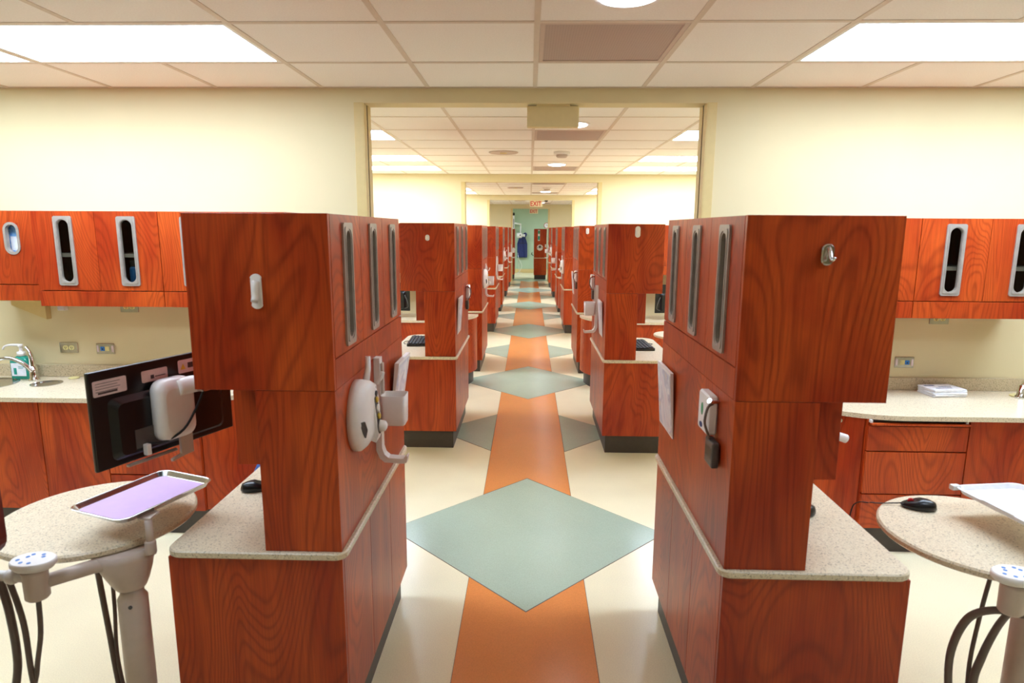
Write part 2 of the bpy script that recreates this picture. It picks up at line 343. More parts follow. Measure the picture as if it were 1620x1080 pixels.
for ri, (ya, yb) in enumerate(bounds):
    LIGHTR = (0, 3) if ri == 0 else (2, 5) if ri == 3 else (2,) if ri == 4 else (0, 2, 5)  # fourth room's middle row is added to brighten the last wall
    lit = lambda c0, c1, r: not ((ri == 0 and r == 3 or ri == 3 and r == 2) and abs(c0+c1) > 8)
    ce = struct(MB().box(-XS, XS, ya, yb, CEIL+.055, CEIL+.1).build('ceiling', 'tile'), 'suspended grid ceiling of the '+room_names[ri])
    yoff = yb-.55 if ri < 4 else yb-.4
    nr = int((yoff-ya)//T)+1
    ncol = range(-8, 8)
    occ = set()
    for (c0, c1) in LIGHTC:
        for r in LIGHTR:
            if yoff-r*T-T < ya or not lit(c0, c1, r): continue
            for c in range(c0, c1): occ.add((c, r))
    for r in VENTR: occ.add((0, r))
    bulk = MB()
    for r in range(-1, nr+1):
        y1 = yb if r == -1 else yoff-r*T; y0 = yoff-(r+1)*T
        if r == -1: y0 = yoff
        y0 = max(y0, ya)
        if y1-y0 < .03: continue
        full = abs((y1-y0)-T) < 1e-6
        for c in ncol:
            if (c, r) in occ: continue
            x0 = XG+c*T; x1 = x0+T
            if x0 < -XS or x1 > XS: x0 = max(x0, -XS); x1 = min(x1, XS)
            near = ri in (0, 1) and y0 > 1 and -6 <= c <= 5 and not (ri == 0 and y1 < 1.6)
            if near and full and x1-x0 > T-.01: put('ceiling_tile', tile_me, ce, (x0+T/2, (y0+y1)/2, CEIL+.003))
            elif near: MB().box(-(x1-x0)/2+.009, (x1-x0)/2-.009, -(y1-y0)/2+.006, (y1-y0)/2-.006, 0, .018).build('ceiling_tile', 'tile', ce, ((x0+x1)/2, (y0+y1)/2, CEIL+.003))
            else: bulk.box(x0+.009, x1-.009, y0+.009, y1-.009, CEIL+.003, CEIL+.021)
    if bulk.v:
        o = bulk.build('ceiling_tiles_beyond', 'tile', ce); o['kind'] = 'stuff'
    for c in range(-8, 9):
        x = XG+c*T
        if abs(x) > XS-.02: continue
        # main runners stop at the light fixtures' centre lines
        mb = MB(); segs = []; ys = ya
        blocked = sorted((yoff-(r+1)*T, yoff-r*T) for r in LIGHTR if any(c0 < c < c1 and lit(c0, c1, r) for c0, c1 in LIGHTC) and yoff-r*T-T >= ya)
        for b0, b1 in blocked: segs.append((ys, b0)); ys = b1
        segs.append((ys, yb))
        for s0, s1 in segs:
            if s1-s0 > .02: mb.box(x-.012, x+.012, s0+.012 if s0 > ya else s0, s1-.012 if s1 < yb else s1, CEIL, CEIL+.03)
        mb.build('grid_bar', 'tbar', ce)
    for r in range(0, nr+1):
        y = yoff-r*T
        if y > ya+.02: MB().box(-XS, XS, y-.012, y+.012, CEIL+.0004, CEIL+.03).build('grid_bar', 'tbar', ce)
    MB().box(-XS, XS, yb-.014, yb-.0005, CEIL-.002, CEIL+.03).build('wall_angle', 'tbar', ce)
    for (c0, c1) in LIGHTC:
        for r in LIGHTR:
            if yoff-r*T-T < ya or not lit(c0, c1, r): continue
            cx = XG+(c0+c1)/2*T; cy = yoff-r*T-T/2
            side = ('left' if cx < 0 else 'right')+' of aisle, '+('inner' if abs(cx) < 2.4 else 'outer')+' column'
            t = thing('ceiling_light', 'recessed panel light, %s, %s, %s' % (room_names[ri], {0: 'far row', 2: 'middle row', 3: 'added fill row above the camera', 5: 'front row'}[r], side), 'ceiling light', (cx, cy, CEIL+.0005), 0, 'recessed panel lights')
            put('light_frame', trof_frame, t); put('diffuser', trof_lens if r != 3 else trof_fill, t)
    for r in VENTR:
        cy = yoff-r*T-T/2
        if cy-T/2 < ya: continue
        t = thing('air_vent', 'square perforated grey air vent in %s ceiling, %s' % (room_names[ri], rowlab[r]), 'air vent', (XG+T/2, cy, CEIL), 0, 'perforated ceiling vents')
        MB().box(-T/2+.03, T/2-.03, -T/2+.03, T/2-.03, .004, .012).build('face_plate', 'perf', t)
        MB().ring(rrect(-T/2+.013, T/2-.013, -T/2+.013, T/2-.013, .001), rrect(-T/2+.032, T/2-.032, -T/2+.032, T/2-.032, .001), .001, .02).build('vent_frame', 'beige_plastic', t)
    for r in (1, 6):
        cy = yoff-r*T-T/2
        if cy-T/2 < ya: continue
        t = thing('downlight', 'round recessed downlight in %s ceiling beside the %s vent' % (room_names[ri], 'far' if r == 1 else 'near'), 'downlight', (XG+T/2, cy, CEIL), 0, 'round downlights')
        MB().ring(ellipse(0, 0, .125, .125), ellipse(0, 0, .105, .105), -.006, .003).build('trim_ring', 'white_metal', t)
        MB().lathe([(.106, -.004), (.1, -.012), (.07, -.018), (.03, -.02)], n=32).build('lens', 'can_lens', t)
    if ri in (1, 2, 3):
        cy = yoff-3*T-T/2
        t = thing('ceiling_speaker', 'round tan ceiling speaker grille in %s, left of the centre grid line' % room_names[ri], 'speaker', (XG-T/2, cy, CEIL), 0, 'ceiling speakers')
        MB().lathe([(.155, .003), (.155, -.004), (.14, -.01), (.13, -.006), (.05, -.006)], n=36).build('grille', 'beige_plastic', t); MB().lathe([(.04, -.006), (.035, -.012), (.01, -.014)], n=20).build('centre_cap', 'trim_paint', t)
        t = thing('smoke_detector', 'white round smoke detector on %s ceiling, right of the centre grid line' % room_names[ri], 'smoke detector', (XG+T/2, cy-.03, CEIL), 0, 'smoke detectors')
        MB().lathe([(.085, .003), (.085, -.02), (.075, -.026)], n=32).build('mounting_base', 'white_plastic', t); MB().lathe([(.06, -.026), (.058, -.046), (.045, -.056), (.02, -.058)], n=32).build('sensor_head', 'beige_plastic', t)

# ------------------------------------------------------------------ exit signs
def exit_sign(label, x0, x1, y, z0, z1, lit, faces=True):
    cx = (x0+x1)/2; t = thing('exit_sign', label, 'exit sign', (cx, y, z0)); h = z1-z0; wd = x1-x0
    MB().box(-wd/2, wd/2, -.025, .025, 0, h, .006).build('housing', 'sign_back' if not faces else 'sign_face', t)
    MB().box(-wd*.32, wd*.32, -.03, .03, h-.004, h+.008, .002).build('canopy', 'sign_back', t)
    if faces:
        me = text_mesh('EXIT', h*.95, .002); me.materials.append(MATS['exit_red'])
        xs = [v.co.x for v in me.vertices]; ys = [v.co.y for v in me.vertices]; sx = wd*.86/(max(xs)-min(xs)); sy = h*.74/(max(ys)-min(ys)); my = (max(ys)+min(ys))/2; mx = (max(xs)+min(xs))/2
        for v in me.vertices: v.co.x = (v.co.x-mx)*sx; v.co.y = (v.co.y-my)*sy
        put('lettering', me, t, (0, -.0265, h/2), (R(90), 0, 0))
    return t
exit_sign('blank cream back of an exit sign under the nearest opening header', -.022, .278, Y1+.07, 2.30, 2.418, False, False)
exit_sign('cream exit sign with red letters hanging at the third opening', -.009, .291, WY[2]+.03, 2.235, 2.383, True)
exit_sign('smaller-looking red lettered exit sign over the farthest narrow doorway', -.012, .262, WY[3]+.03, 2.215, 2.362, True)
t = thing('security_camera', 'small black dome camera on ceiling behind the exit sign', 'camera', (.42, 16.9, CEIL))
MB().lathe([(.07, .003), (.07, -.02), (.06, -.03)], n=24).build('mount', 'white_plastic', t); MB().lathe([(.055, -.03), (.052, -.06), (.036, -.085), (.01, -.095)], n=24).build('dome', 'black_plastic', t)

# ------------------------------------------------------------------ cabinet pieces
def door_with_hole(mb, a, a0, a1, z0, z1, h0, h1, hz0, hz1, d0, d1):
    """slab in plane (a,z) with a rectangular opening, thickness d0..d1; a = 'y' or 'x'"""
    def bx(p0, p1, q0, q1):
        if a == 'y': mb.box(d0, d1, p0, p1, q0, q1)
        else: mb.box(p0, p1, d0, d1, q0, q1)
    bx(a0, h0, z0, z1); bx(h1, a1, z0, z1); bx(h0, h1, z0, hz0); bx(h0, h1, hz1, z1)
    return mb
cache = {}
def cached(key, fn):
    if key not in cache: cache[key] = fn()
    return cache[key]
ORD = ['nearest', 'second', 'third', 'fourth', 'fifth', 'sixth', 'seventh', 'farthest']
TOP = 1.758; BOXB = 1.25; DOORB = 1.343; CT = .745
def window(door, s, yc, zc, wd=.1, ht=.376, key='w'):
    fr = cached(('frame', s, wd, ht), lambda: MB().ring(rrect(-wd/2, wd/2, -ht/2, ht/2, .012), rrect(-.026, .026, -ht/2+.024, ht/2-.024, .0259), s*.012, -s*.007, 'yz').ring(rrect(-wd/2+.012, wd/2-.012, -ht/2+.012, ht/2-.012, .01), rrect(-.032, .032, -ht/2+.018, ht/2-.018, .0319), -s*.007, -s*.0095, 'yz').mesh('window_frame', 'grey_frame'))
    gl = cached(('pane', s, wd, ht), lambda: MB().box(s*.006, s*.009, -.032, .032, -ht/2+.018, ht/2-.018).mesh('window_pane', 'glass'))
    put('window_frame', fr, door, (0, yc, zc)); put('window_pane', gl, door, (0, yc, zc))
def pod(i, s, X, Y, Lp, mirrored):
    side = 'left' if s < 0 else 'right'; o = ORD[i]; key = (s, round(Lp, 3), mirrored)
    where = '%s pod on the %s of the aisle' % (o, side)
    g = 'pods along the aisle'
    # base
    t = thing('base_cabinet', 'red cherry base cabinet with dark toe kick, %s' % where, 'cabinet', (X, Y, 0), 0, 'base cabinets of the aisle pods')
    put('toe_kick', cached(('toe',)+key, lambda: MB().box(s*.028, s*.5, .03, Lp-.03, 0, .146).mesh('toe_kick', 'toe')), t)
    put('body', cached(('body',)+key, lambda: MB().box(s*.019, s*.54, .019, Lp-.002, .145, CT-.024).box(0, s*.54, 0, .018, .145, CT-.024, .0015).mesh('body', 'cherry')), t)
    for j in range(3):
        v0 = .02+(Lp-.022)*j/3; v1 = .02+(Lp-.022)*(j+1)/3
        put('door', cached(('bdoor', j)+key, lambda: MB().box(0, s*.018, v0+.0012, v1-.0012, .147, CT-.026, .001).mesh('door', 'cherry')), t)
    # counter
    def ctr():
        p = [(s*a, b) for a, b in rrect(-.014, .548, -.014, Lp+.002, [.12, .02, .035, .05])]
        return MB().prism(p, CT-.023, CT, b=.004).mesh('countertop', 'quartz')
    ct = tag(put('countertop', cached(('ctr',)+key, ctr), None, (X, Y, 0)), 'speckled cream countertop, %s' % where, 'countertop', 'countertops of the aisle pods')
    # hutch
    t = thing('hutch_cabinet', 'tall red cherry hutch with three slot-window doors, %s' % where, 'cabinet', (X, Y, CT+.0005), 0, 'hutches of the aisle pods'); z = -CT
    put('column', cached(('col',)+key, lambda: MB().box(0, s*.235, 0, Lp, 0, BOXB+z-.0015, .0015).mesh('column', 'cherry')), t)
    def shell():
        mb = MB().box(0, s*.413, 0, .018, BOXB+z, TOP+z, .0012)
        mb.box(s*.019, s*.413, .018, Lp, BOXB+z, BOXB+z+.093).box(s*.019, s*.413, .018, Lp, TOP+z-.018, TOP+z).box(s*.395, s*.413, .018, Lp, BOXB+z+.093, TOP+z-.018)
        mb.box(s*.019, s*.395, Lp-.018, Lp, BOXB+z+.093, TOP+z-.018)
        for q in (1, 2): yq = .02+(Lp-.022)*q/3; mb.box(s*.019, s*.395, yq-.008, yq+.008, DOORB+z, TOP+z-.018)
        return mb.mesh('upper_box', 'cherry')
    put('upper_box', cached(('shell',)+key, shell), t)
    put('valance', cached(('val',)+key, lambda: MB().box(0, s*.018, .02, Lp-.001, BOXB+z, DOORB+z-.004, .001).mesh('valance', 'cherry')), t)
    for j in range(3):
        v0 = .02+(Lp-.022)*j/3; v1 = .02+(Lp-.022)*(j+1)/3; vc = (v0+v1)/2; zc = 1.546+z
        d = put('door', cached(('door', j)+key, lambda: door_with_hole(MB(), 'y', v0+.0012, v1-.0012, DOORB+z, TOP+z-.001, vc-.04, vc+.04, zc-.176, zc+.176, 0, s*.018).mesh('door', 'cherry')), t)
        window(d, s, vc, zc)
    h0, h1 = (.21, .47) if not mirrored else (Lp-.45, Lp-.2)
    put('hanging_panel', cached(('hang',)+key, lambda: MB().box(s*.236, s*.402, h0, h1, .94+z, BOXB+z-.001, .002).mesh('hanging_panel', 'cherry')), t)
PL = [1.781, 4.794, 7.554, 10.599, 13.33, 16.37, 19.11]; PR = [1.725, 4.735, 7.505, 10.517, 13.25, 16.3, 19.03]
for i in range(7):
    pod(i, -1, XL, PL[i], .98 if i % 2 == 0 else 1.03, i % 2 == 1)
    pod(i, 1, XR, PR[i], .97 if i % 2 == 0 else 1.03, i % 2 == 1)

# ------------------------------------------------------------------ wall cabinets and counters
def slot_window_x(door, xc, zc, wd, ht):
    fr = cached(('xframe', wd, ht), lambda: MB().ring(rrect(-wd/2, wd/2, -ht/2, ht/2, .012), rrect(-.033, .033, -ht/2+.02, ht/2-.02, .0329), .012, -.007, 'xz').ring(rrect(-wd/2+.012, wd/2-.012, -ht/2+.012, ht/2-.012, .01), rrect(-.037, .037, -ht/2+.016, ht/2-.016, .0369), -.007, -.0095, 'xz').mesh('window_frame', 'grey_frame'))
    gl = cached(('xpane', wd, ht), lambda: MB().box(-.038, .038, .006, .009, -ht/2+.016, ht/2-.016).mesh('window_pane', 'glass'))
    put('window_frame', fr, door, (xc, 0, zc)); put('window_pane', gl, door, (xc, 0, zc))
def upper_cabinet(label, xs, yf, yw, z0, zd, z1, windows=True, oval=False, shelf_z=None, group='wall cabinets'):
    """wall cabinet with one door per interval of xs; door fronts at yf, wall at yw"""
    xa, xb = xs[0], xs[-1]; t = thing('wall_cabinet', label, 'cabinet', (xa, yf, z0), 0, group); d = yw-yf-.001; wd = xb-xa; H = z1-z0
    mb = MB().box(.001, wd-.001, .019, d, 0, .016).box(.001, wd-.001, .019, d, H-.016, H).box(.001, .017, .019, d, .016, H-.016).box(wd-.017, wd-.001, .019, d, .016, H-.016).box(.017, wd-.017, d-.012, d, .016, H-.016)
    for q in xs[1:-1]: mb.box(q-xa-.008, q-xa+.008, .019, d-.012, .016, H-.016)
    mb.build('body', 'cherry', t)
    MB().box(.001, wd-.001, 0, .018, 0, zd-z0-.005, .001).build('valance', 'cherry', t)
    if shelf_z: MB().box(.018, wd-.018, .03, d-.013, shelf_z-z0, shelf_z-z0+.02).build('shelf', 'shelf_white', t)
    for a, b in zip(xs[:-1], xs[1:]):
        a -= xa; b -= xa; c = (a+b)/2; zc = (zd+z1)/2-z0
        if oval:
            mb = MB(); oc = c+.0; hw, hh = .042, .088; zc = (1.649-z0)
            door_with_hole(mb, 'x', a+.0012, b-.0012, zd-z0, H-.001, oc-hw, oc+hw, zc-hh, zc+hh, 0, .018)
            dr = mb.build('door', 'cherry', t)
            MB().ring(rrect(oc-.046, oc+.046, zc-.092, zc+.092, .0459), rrect(oc-.032, oc+.032, zc-.078, zc+.078, .0319), -.005, .02, 'xz').build('window_frame', 'grey_frame', dr)
            MB().ring(rrect(oc-hw-.002, oc+hw+.002, zc-hh-.002, zc+hh+.002, .001), rrect(oc-.036, oc+.036, zc-.082, zc+.082, .0359), .0005, .016, 'xz').build('window_fill', 'cherry', dr)
        elif windows:
            dr = door_with_hole(MB(), 'x', a+.0012, b-.0012, zd-z0, H-.001, c-.04, c+.04, zc-.178, zc+.178, 0, .018).build('door', 'cherry', t)
            slot_window_x(dr, c, zc, .104, .38)
        else: MB().box(a+.0012, b-.0012, 0, .018, zd-z0, H-.001).build('door', 'cherry', t)
    return t
def curve_pts(s, xs, yf, yw, n=12, inset=0):
    """quarter circle end of a counter: from the straight front at x = s*xs back to the wall, towards the aisle"""
    r = yw-yf-inset; return [(s*(xs-r*math.sin(math.pi/2*i/n)), yw-r*math.cos(math.pi/2*i/n)) for i in range(n+1)]
def rect_ring(x0, x1, y0, y1, cx, cy, r):
    an = sorted([2*math.pi*i/28 for i in range(28)]+[math.atan2(b-cy, a-cx) % (2*math.pi) for a in (x0, x1) for b in (y0, y1)]); o = []; q = []
    for a in an:
        c, s_ = math.cos(a), math.sin(a); k = min(((x1-cx)/c if c > 1e-9 else (x0-cx)/c if c < -1e-9 else 9), ((y1-cy)/s_ if s_ > 1e-9 else (y0-cy)/s_ if s_ < -1e-9 else 9))
        o.append((cx+k*c, cy+k*s_)); q.append((cx+r*c, cy+r*s_))
    return o, q
def counter(label, s, xs, xend, yf, yw, zt, sinks=(), splash=True, name='countertop'):
    t = thing(name, label, 'countertop', (0, 0, 0)); mb = MB(); yw -= .001
    cur = curve_pts(s, xs, yf, yw)
    stops = sorted([(min(abs(a), abs(b)), max(abs(a), abs(b)), c) for a, b, c in sinks], key=lambda q: q[0])
    x = stops[0][0] if stops else abs(xend)
    mb.prism(cur+[(s*x, yw), (s*x, yf)], zt-.025, zt)
    for k, (a, b, (cx, cy, r)) in enumerate(stops):
        o, q = rect_ring(min(s*a, s*b), max(s*a, s*b), yf, yw, cx, cy, r); mb.ring(o, q, zt-.025, zt)
        nx = stops[k+1][0] if k+1 < len(stops) else abs(xend)
        if nx-b > .001: mb.box(s*b, s*nx, yf, yw, zt-.025, zt)
    mb.build('slab', 'quartz', t)
    if splash:
        MB().box(s*(xs-.2), s*abs(xend), yw-.02, yw, zt+.0002, zt+.075, .003).build('backsplash', 'quartz_edge', t)
    return t
def base_unit(label, kind, x0, x1, yf, yw, zt, s=1, lock=False, body_top=None, board=False, curve=None, group='base cabinets under the wall counters', dz=None):
    """kind: door | drawers | curved"""
    x0, x1 = min(x0, x1), max(x0, x1); t = thing('base_cabinet', label, 'cabinet', (x0, yf, 0), 0, group); wd = x1-x0; d = yw-yf-.002; top = zt-.0255
    if kind == 'curved':
        xs, ycur = curve; pts = [(p[0]-x0, p[1]-yf) for p in curve_pts(s, xs, ycur, yw, 20, .0)]
        e = x1 if s < 0 else x0      # aisle side
        j = x0 if s < 0 else x1      # joins the straight cabinet
        pts = [p for p in pts if (p[0] > (j-x0) if s < 0 else p[0] < (j-x0))]
        y_at = lambda x: (yw-math.sqrt(max(0, (yw-ycur)**2-(abs(xs)-abs(x))**2)))-yf
        full = [(j-x0, y_at(j))]+[p for p in pts]+[(j-x0, d)]
        cl = lambda x: max(0, x) if s < 0 else min(wd, x)
        ins = lambda k: [(full[0][0], full[0][1]+k)]+[(cl(p[0]+s*k), min(p[1]+k*.6, d)) for p in full[1:-1]]+[full[-1]]
        MB().prism([(a, min(b, d)) for a, b in ins(.045)], 0, .146).build('toe_kick', 'toe', t)
        MB().prism([(a, min(b, d)) for a, b in ins(.018)], .146, top).build('body', 'cherry', t)
        f1 = [full[0]]+[(a, min(b, d)) for a, b in full[1:-1]]; f2 = [(a, min(b, d)) for a, b in ins(.017)][:-1]
        mbd = MB(); nn = len(f1)
        mbd.prism(f1+f2[::-1], .149, top-.003); dr = mbd.build('door', 'cherry', t)
        if lock: MB().lathe([(.011, 0), (.011, -.008), (.009, -.011), (.003, -.011)], (lock[0]-x0, y_at(lock[0])-.0, lock[1]), 'y', 16).build('lock', 'steel', dr)
        return t
    MB().box(0, wd, .03, d, 0, .146).build('toe_kick', 'toe', t)
    MB().box(.001, wd-.001, .019, d, .146, body_top or top).build('body', 'cherry', t)
    if kind == 'door': MB().box(.0015, wd-.0015, 0, .018, .149, top-.003, .001).build('door', 'cherry', t)
    else:
        zs = dz or [.149, .344, .581, .721]
        for k in range(3): MB().box(.002, wd-.002, 0, .018, zs[k]+(.002 if k else 0), zs[k+1]-.005, .0015).build('drawer', 'cherry', t)
        b = MB().box(.012, wd-.004, -.012, .015, zs[3]+.001, zs[3]+.013, .003).build('pull_out_board', 'cherry', t)
        for q in (.008, wd-.02): MB().box(q, q+.012, .0, .017, zs[3]+.014, top-.001).build('slide', 'white_metal', t)
        MB().box(.021, wd-.021, .012, .0188, zs[3]+.014, top-.001).build('slot', 'dark_gap', t)
    return t
# --- room 1, left wall run
ZLc, YLf = .797, 3.285
counter('speckled cream counter with sinks along the left wall', -1, 1.95, -3.9, YLf, Y1, ZLc, sinks=[(-3.43, -3.0, (-3.21, 3.57, .155)), (-2.965, -2.76, (-2.862, 3.6, .07))])
base_unit('cherry door base cabinet below the sink, leftmost in view', 'door', -3.1, -2.69, YLf+.015, Y1, ZLc, body_top=.64)
base_unit('cherry door base cabinet at far left beyond the frame edge', 'door', -3.55, -3.102, YLf+.015, Y1, ZLc, body_top=.64)
base_unit('cherry door base cabinet left of the drawers behind the monitor', 'door', -2.688, -2.327, YLf+.015, Y1, ZLc)
base_unit('cherry drawer base cabinet behind the black monitor', 'drawers', -2.325, -1.802, YLf+.015, Y1, ZLc, dz=[.149, .36, .6, .735])
base_unit('curved end cherry base cabinet behind the left hutch', 'curved', -1.8, -1.44, YLf+.015, Y1, ZLc, s=-1, curve=(1.95, YLf+.015))
upper_cabinet('two-door cherry wall cabinet with slot windows on left wall', [-2.742, -2.387, -2.035], 3.48, Y1, 1.277, 1.367, 1.802, shelf_z=1.55, group='wall cabinets on the left wall')
upper_cabinet('cherry wall cabinet mostly hidden behind the left hutch', [-2.033, -1.685, -1.335], 3.48, Y1, 1.277, 1.367, 1.802, shelf_z=1.55, group='wall cabinets on the left wall')
upper_cabinet('narrow cherry wall cabinet with small oval opening at far left', [-3.17, -2.746], 3.6, Y1, 1.293, 1.388, 1.805, oval=True, group='wall cabinets on the left wall')
# --- room 1, right wall run
ZRc, YRf = .776, 3.22
counter('speckled cream counter with rounded end along the right wall', 1, 1.97, 3.9, YRf, Y1, ZRc)
base_unit('cherry drawer base cabinet with open pull-out board', 'drawers', 1.776, 2.294, YRf+.015, Y1, ZRc, board=True)
base_unit('cherry door base cabinet at the right edge of the picture', 'door', 2.296, 2.8, YRf+.015, Y1, ZRc)
base_unit('cherry door base cabinet beyond the right picture edge', 'door', 2.802, 3.4, YRf+.015, Y1, ZRc)
base_unit('curved end cherry base cabinet with lock behind the right hutch', 'curved', 1.44, 1.774, YRf+.015, Y1, ZRc, s=1, curve=(1.97, YRf+.015), lock=(1.67, .722))
upper_cabinet('cherry wall cabinet partly hidden behind the right hutch', [1.351, 1.715, 2.076], 3.48, Y1, 1.253, 1.348, 1.786, shelf_z=1.51, group='wall cabinets on the right wall')
upper_cabinet('two-door cherry wall cabinet with slot windows on right wall', [2.078, 2.442, 2.806], 3.48, Y1, 1.253, 1.348, 1.786, shelf_z=1.51, group='wall cabinets on the right wall')
# --- room 2 and 3 mid partitions with their counters
for q, yp in enumerate((7.1, 7.1+PER)):
    rn = ('second room', 'third room')[q]
    for s in (-1, 1):
        sd = 'left' if s < 0 else 'right'
        struct(MB().box(s*.78, s*XS, yp, yp+.1, 0, 1.75).build('wall_partition_'+sd, 'wall_paint'), 'low cream partition wall in the '+rn)
        counter('white round-ended counter on %s partition of the %s' % (sd, rn), s, 1.12, s*2.6, yp-.55, yp, .772, splash=False)
        base_unit('curved cherry base cabinet ending the %s partition counter in the %s' % (sd, rn), 'curved', s*.62, s*1.0, yp-.535, yp, .772, s=s, curve=(1.12, yp-.535), group='base cabinets on the partitions')
        base_unit('cherry door base cabinet on the %s partition in the %s' % (sd, rn), 'door', s*1.002, s*1.55, yp-.535, yp, .772, group='base cabinets on the partitions')
        base_unit('outer cherry door base cabinet on the %s partition in the %s' % (sd, rn), 'door', s*1.552, s*2.1, yp-.535, yp, .772, group='base cabinets on the partitions')
        xs = sorted([s*1.0, s*1.36, s*1.72]); upper_cabinet('cherry wall cabinet on the %s partition in the %s' % (sd, rn), xs, yp-.35, yp, 1.25, 1.345, 1.765, windows=True, group='wall cabinets on the partitions')
#__OBJECTS__
# ------------------------------------------------------------------ things on the walls and counters of the first room
def outlet(label, x, z, y, kind, h=.066):
    t = thing('wall_plate', label, 'outlet', (x, y, z)); wd = .114
    MB().prism(rrect(-wd/2, wd/2, -h/2, h/2, .004), -.001, -.007, 'xz', b=.0015).build('plate', 'steel', t)
    if kind == 'power':
        for q in (-.019, .019):
            f = MB().prism(rrect(q-.016, q+.016, -.014, .014, .012), -.007, -.0095, 'xz').build('socket', 'ivory', t)
            MB().box(q-.006, q-.003, -.0098, -.0088, -.004, .006).box(q+.003, q+.006, -.0098, -.0088, -.004, .006).lathe([(.0025, -.0098), (.0025, -.009)], (q, 0, -.008), 'y', 8).build('slots', 'dark_gap', f)
    else:
        f = kind
        for q in (-.046, .046): MB().box(q-.006, q+.006, -.0085, -.0068, -.02, .02, .001).build('name_strip', 'label_white', t)
        MB().box(f*.012-.013, f*.012+.013, -.010, -.0068, -.014, .014, .001).build('jack', 'ivory', t)
        MB().box(-f*.016-.013, -f*.016+.013, -.010, -.0068, -.013, .013, .001).build('jack', 'blue', t)
        MB().box(-f*.016-.004, -f*.016+.004, -.0104, -.0098, -.006, .002).build('port', 'dark_gap', t)
outlet('steel wall outlet with two ivory sockets above the left counter', -2.85, .979, Y1, 'power')
outlet('steel data plate with blue and yellow jacks above left counter', -2.62, .974, Y1, 1)
outlet('steel data plate with yellow and blue jacks above right counter', 2.255, .943, Y1, -1)
outlet('steel outlet peeking out below the left wall cabinet', -2.443, 1.236, Y1, 'power')
outlet('steel outlet peeking out below the right wall cabinet', 2.43, 1.209, Y1, 'power')
o = MB().box(-2.877, -2.828, Y1-.028, Y1-.001, 1.212, 1.262, .003).build('adapter', 'white_plastic'); MB().box(-2.872, -2.833, Y1-.031, Y1-.028, 1.218, 1.25, .001).build('cover', 'paper', o); tag(o, 'small white plug adapter under the left wall cabinet', 'adapter')
t = thing('towel_dispenser', 'brown folded bracket under the oval-window wall cabinet', 'bracket', (-3.04, Y1-.001, 1.16))
MB().prism([(-.11, .132), (.1, .132), (.1, .0), (-.11, .085)], -.04, 0, 'xz').build('back_plate', 'trim_paint', t); MB().box(-.11, .1, -.12, -.04, .12, .132, .002).build('lip', 'trim_paint', t)
t = thing('cable_grommet', 'dark round grommet below the right wall cabinet', 'grommet', (2.68, 3.7, 1.2525)); MB().lathe([(.035, 0), (.035, -.012), (.02, -.016)], n=20).build('cap', 'black_plastic', t); MB().ring(ellipse(0, 0, .042, .042, 20), ellipse(0, 0, .034, .034, 20), -.005, 0).build('rim', 'dark_grey', t)
# sinks
for (cx, cy, r, lab) in ((-3.21, 3.57, .155, 'round stainless steel sink bowl at the left edge of the counter'), (-2.862, 3.6, .07, 'small round steel cup sink right of the tap')):
    t = thing('sink', lab, 'sink', (cx, cy, ZLc))
    MB().lathe([(r-.002, -.0), (r-.004, -.03), (r*.85, -.11), (r*.5, -.13), (.02, -.132)], n=32).ring(ellipse(0, 0, r+.012, r+.012), ellipse(0, 0, r-.006, r-.006), .0004, .004).build('bowl', 'steel', t)
    MB().lathe([(.018, -.129), (.016, -.1285)], n=16).build('drain', 'dark_gap', t)
t = thing('tap', 'chrome gooseneck tap with lever beside the soap bottle', 'tap', (-2.99, 3.67, ZLc))
MB().lathe([(.03, .0004), (.03, .01), (.022, .02), (.021, .06), (.02, .09)], n=24).build('body', 'chrome', t)
MB().tube([(0, -.01, .06), (-.03, -.03, .11), (-.08, -.05, .145), (-.13, -.065, .15), (-.175, -.08, .13), (-.19, -.085, .1)], [.013, .010], 12, smoothpts=5).build('spout', 'chrome', t)
MB().tube([(0, 0, .085), (-.002, .0, .12), (-.012, .005, .165), (-.035, .01, .2)], [.017, .011], 12, smoothpts=4).lathe([(.011, -.004), (.013, .004), (.004, .012)], (-.036, .01, .2), n=12).build('lever', 'chrome', t)
t = thing('soap_bottle', 'white pump bottle of teal hand gel on left counter', 'bottle', (-3.105, 3.735, ZLc+.0005))
MB().loft([[(a, b, z) for a, b in rrect(-.06*k, .06*k, -.035*k, .035*k, .02*k)] for z, k in ((0, .96), (.006, 1), (.11, 1), (.125, .86), (.135, .5), (.14, .34))]).build('bottle', 'gel', t)
MB().box(-.045, .045, -.0362, -.035, .02, .1, .0004).build('label', 'paper', t)
MB().box(-.03, -.012, -.0368, -.0362, .03, .07).box(.0, .036, -.0368, -.0362, .075, .079).box(.0, .03, -.0368, -.0362, .066, .069).build('label_print', 'gel', t)
MB().lathe([(.022, .14), (.022, .165), (.009, .168), (.009, .195), (.014, .197), (.014, .21), (.006, .212)], n=20).build('pump', 'white_plastic', t)
MB().tube([(0, 0, .205), (-.05, -.01, .208), (-.085, -.015, .2), (-.098, -.018, .18)], [.008, .005], 10, smoothpts=3).build('nozzle', 'white_plastic', t)
t = thing('soap_disc', 'flat pale yellow disc on counter behind the cup sink', 'coaster', (-2.80, 3.745, ZLc)); MB().lathe([(.03, .0005), (.031, .004), (.026, .007)], n=24).build('disc', 'ivory', t)
t = thing('soap_dish', 'flat pale yellow disc at right end of right counter', 'coaster', (2.85, 3.66, ZRc)); MB().lathe([(.045, .0005), (.047, .005), (.04, .009)], n=24).build('disc', 'ivory', t)
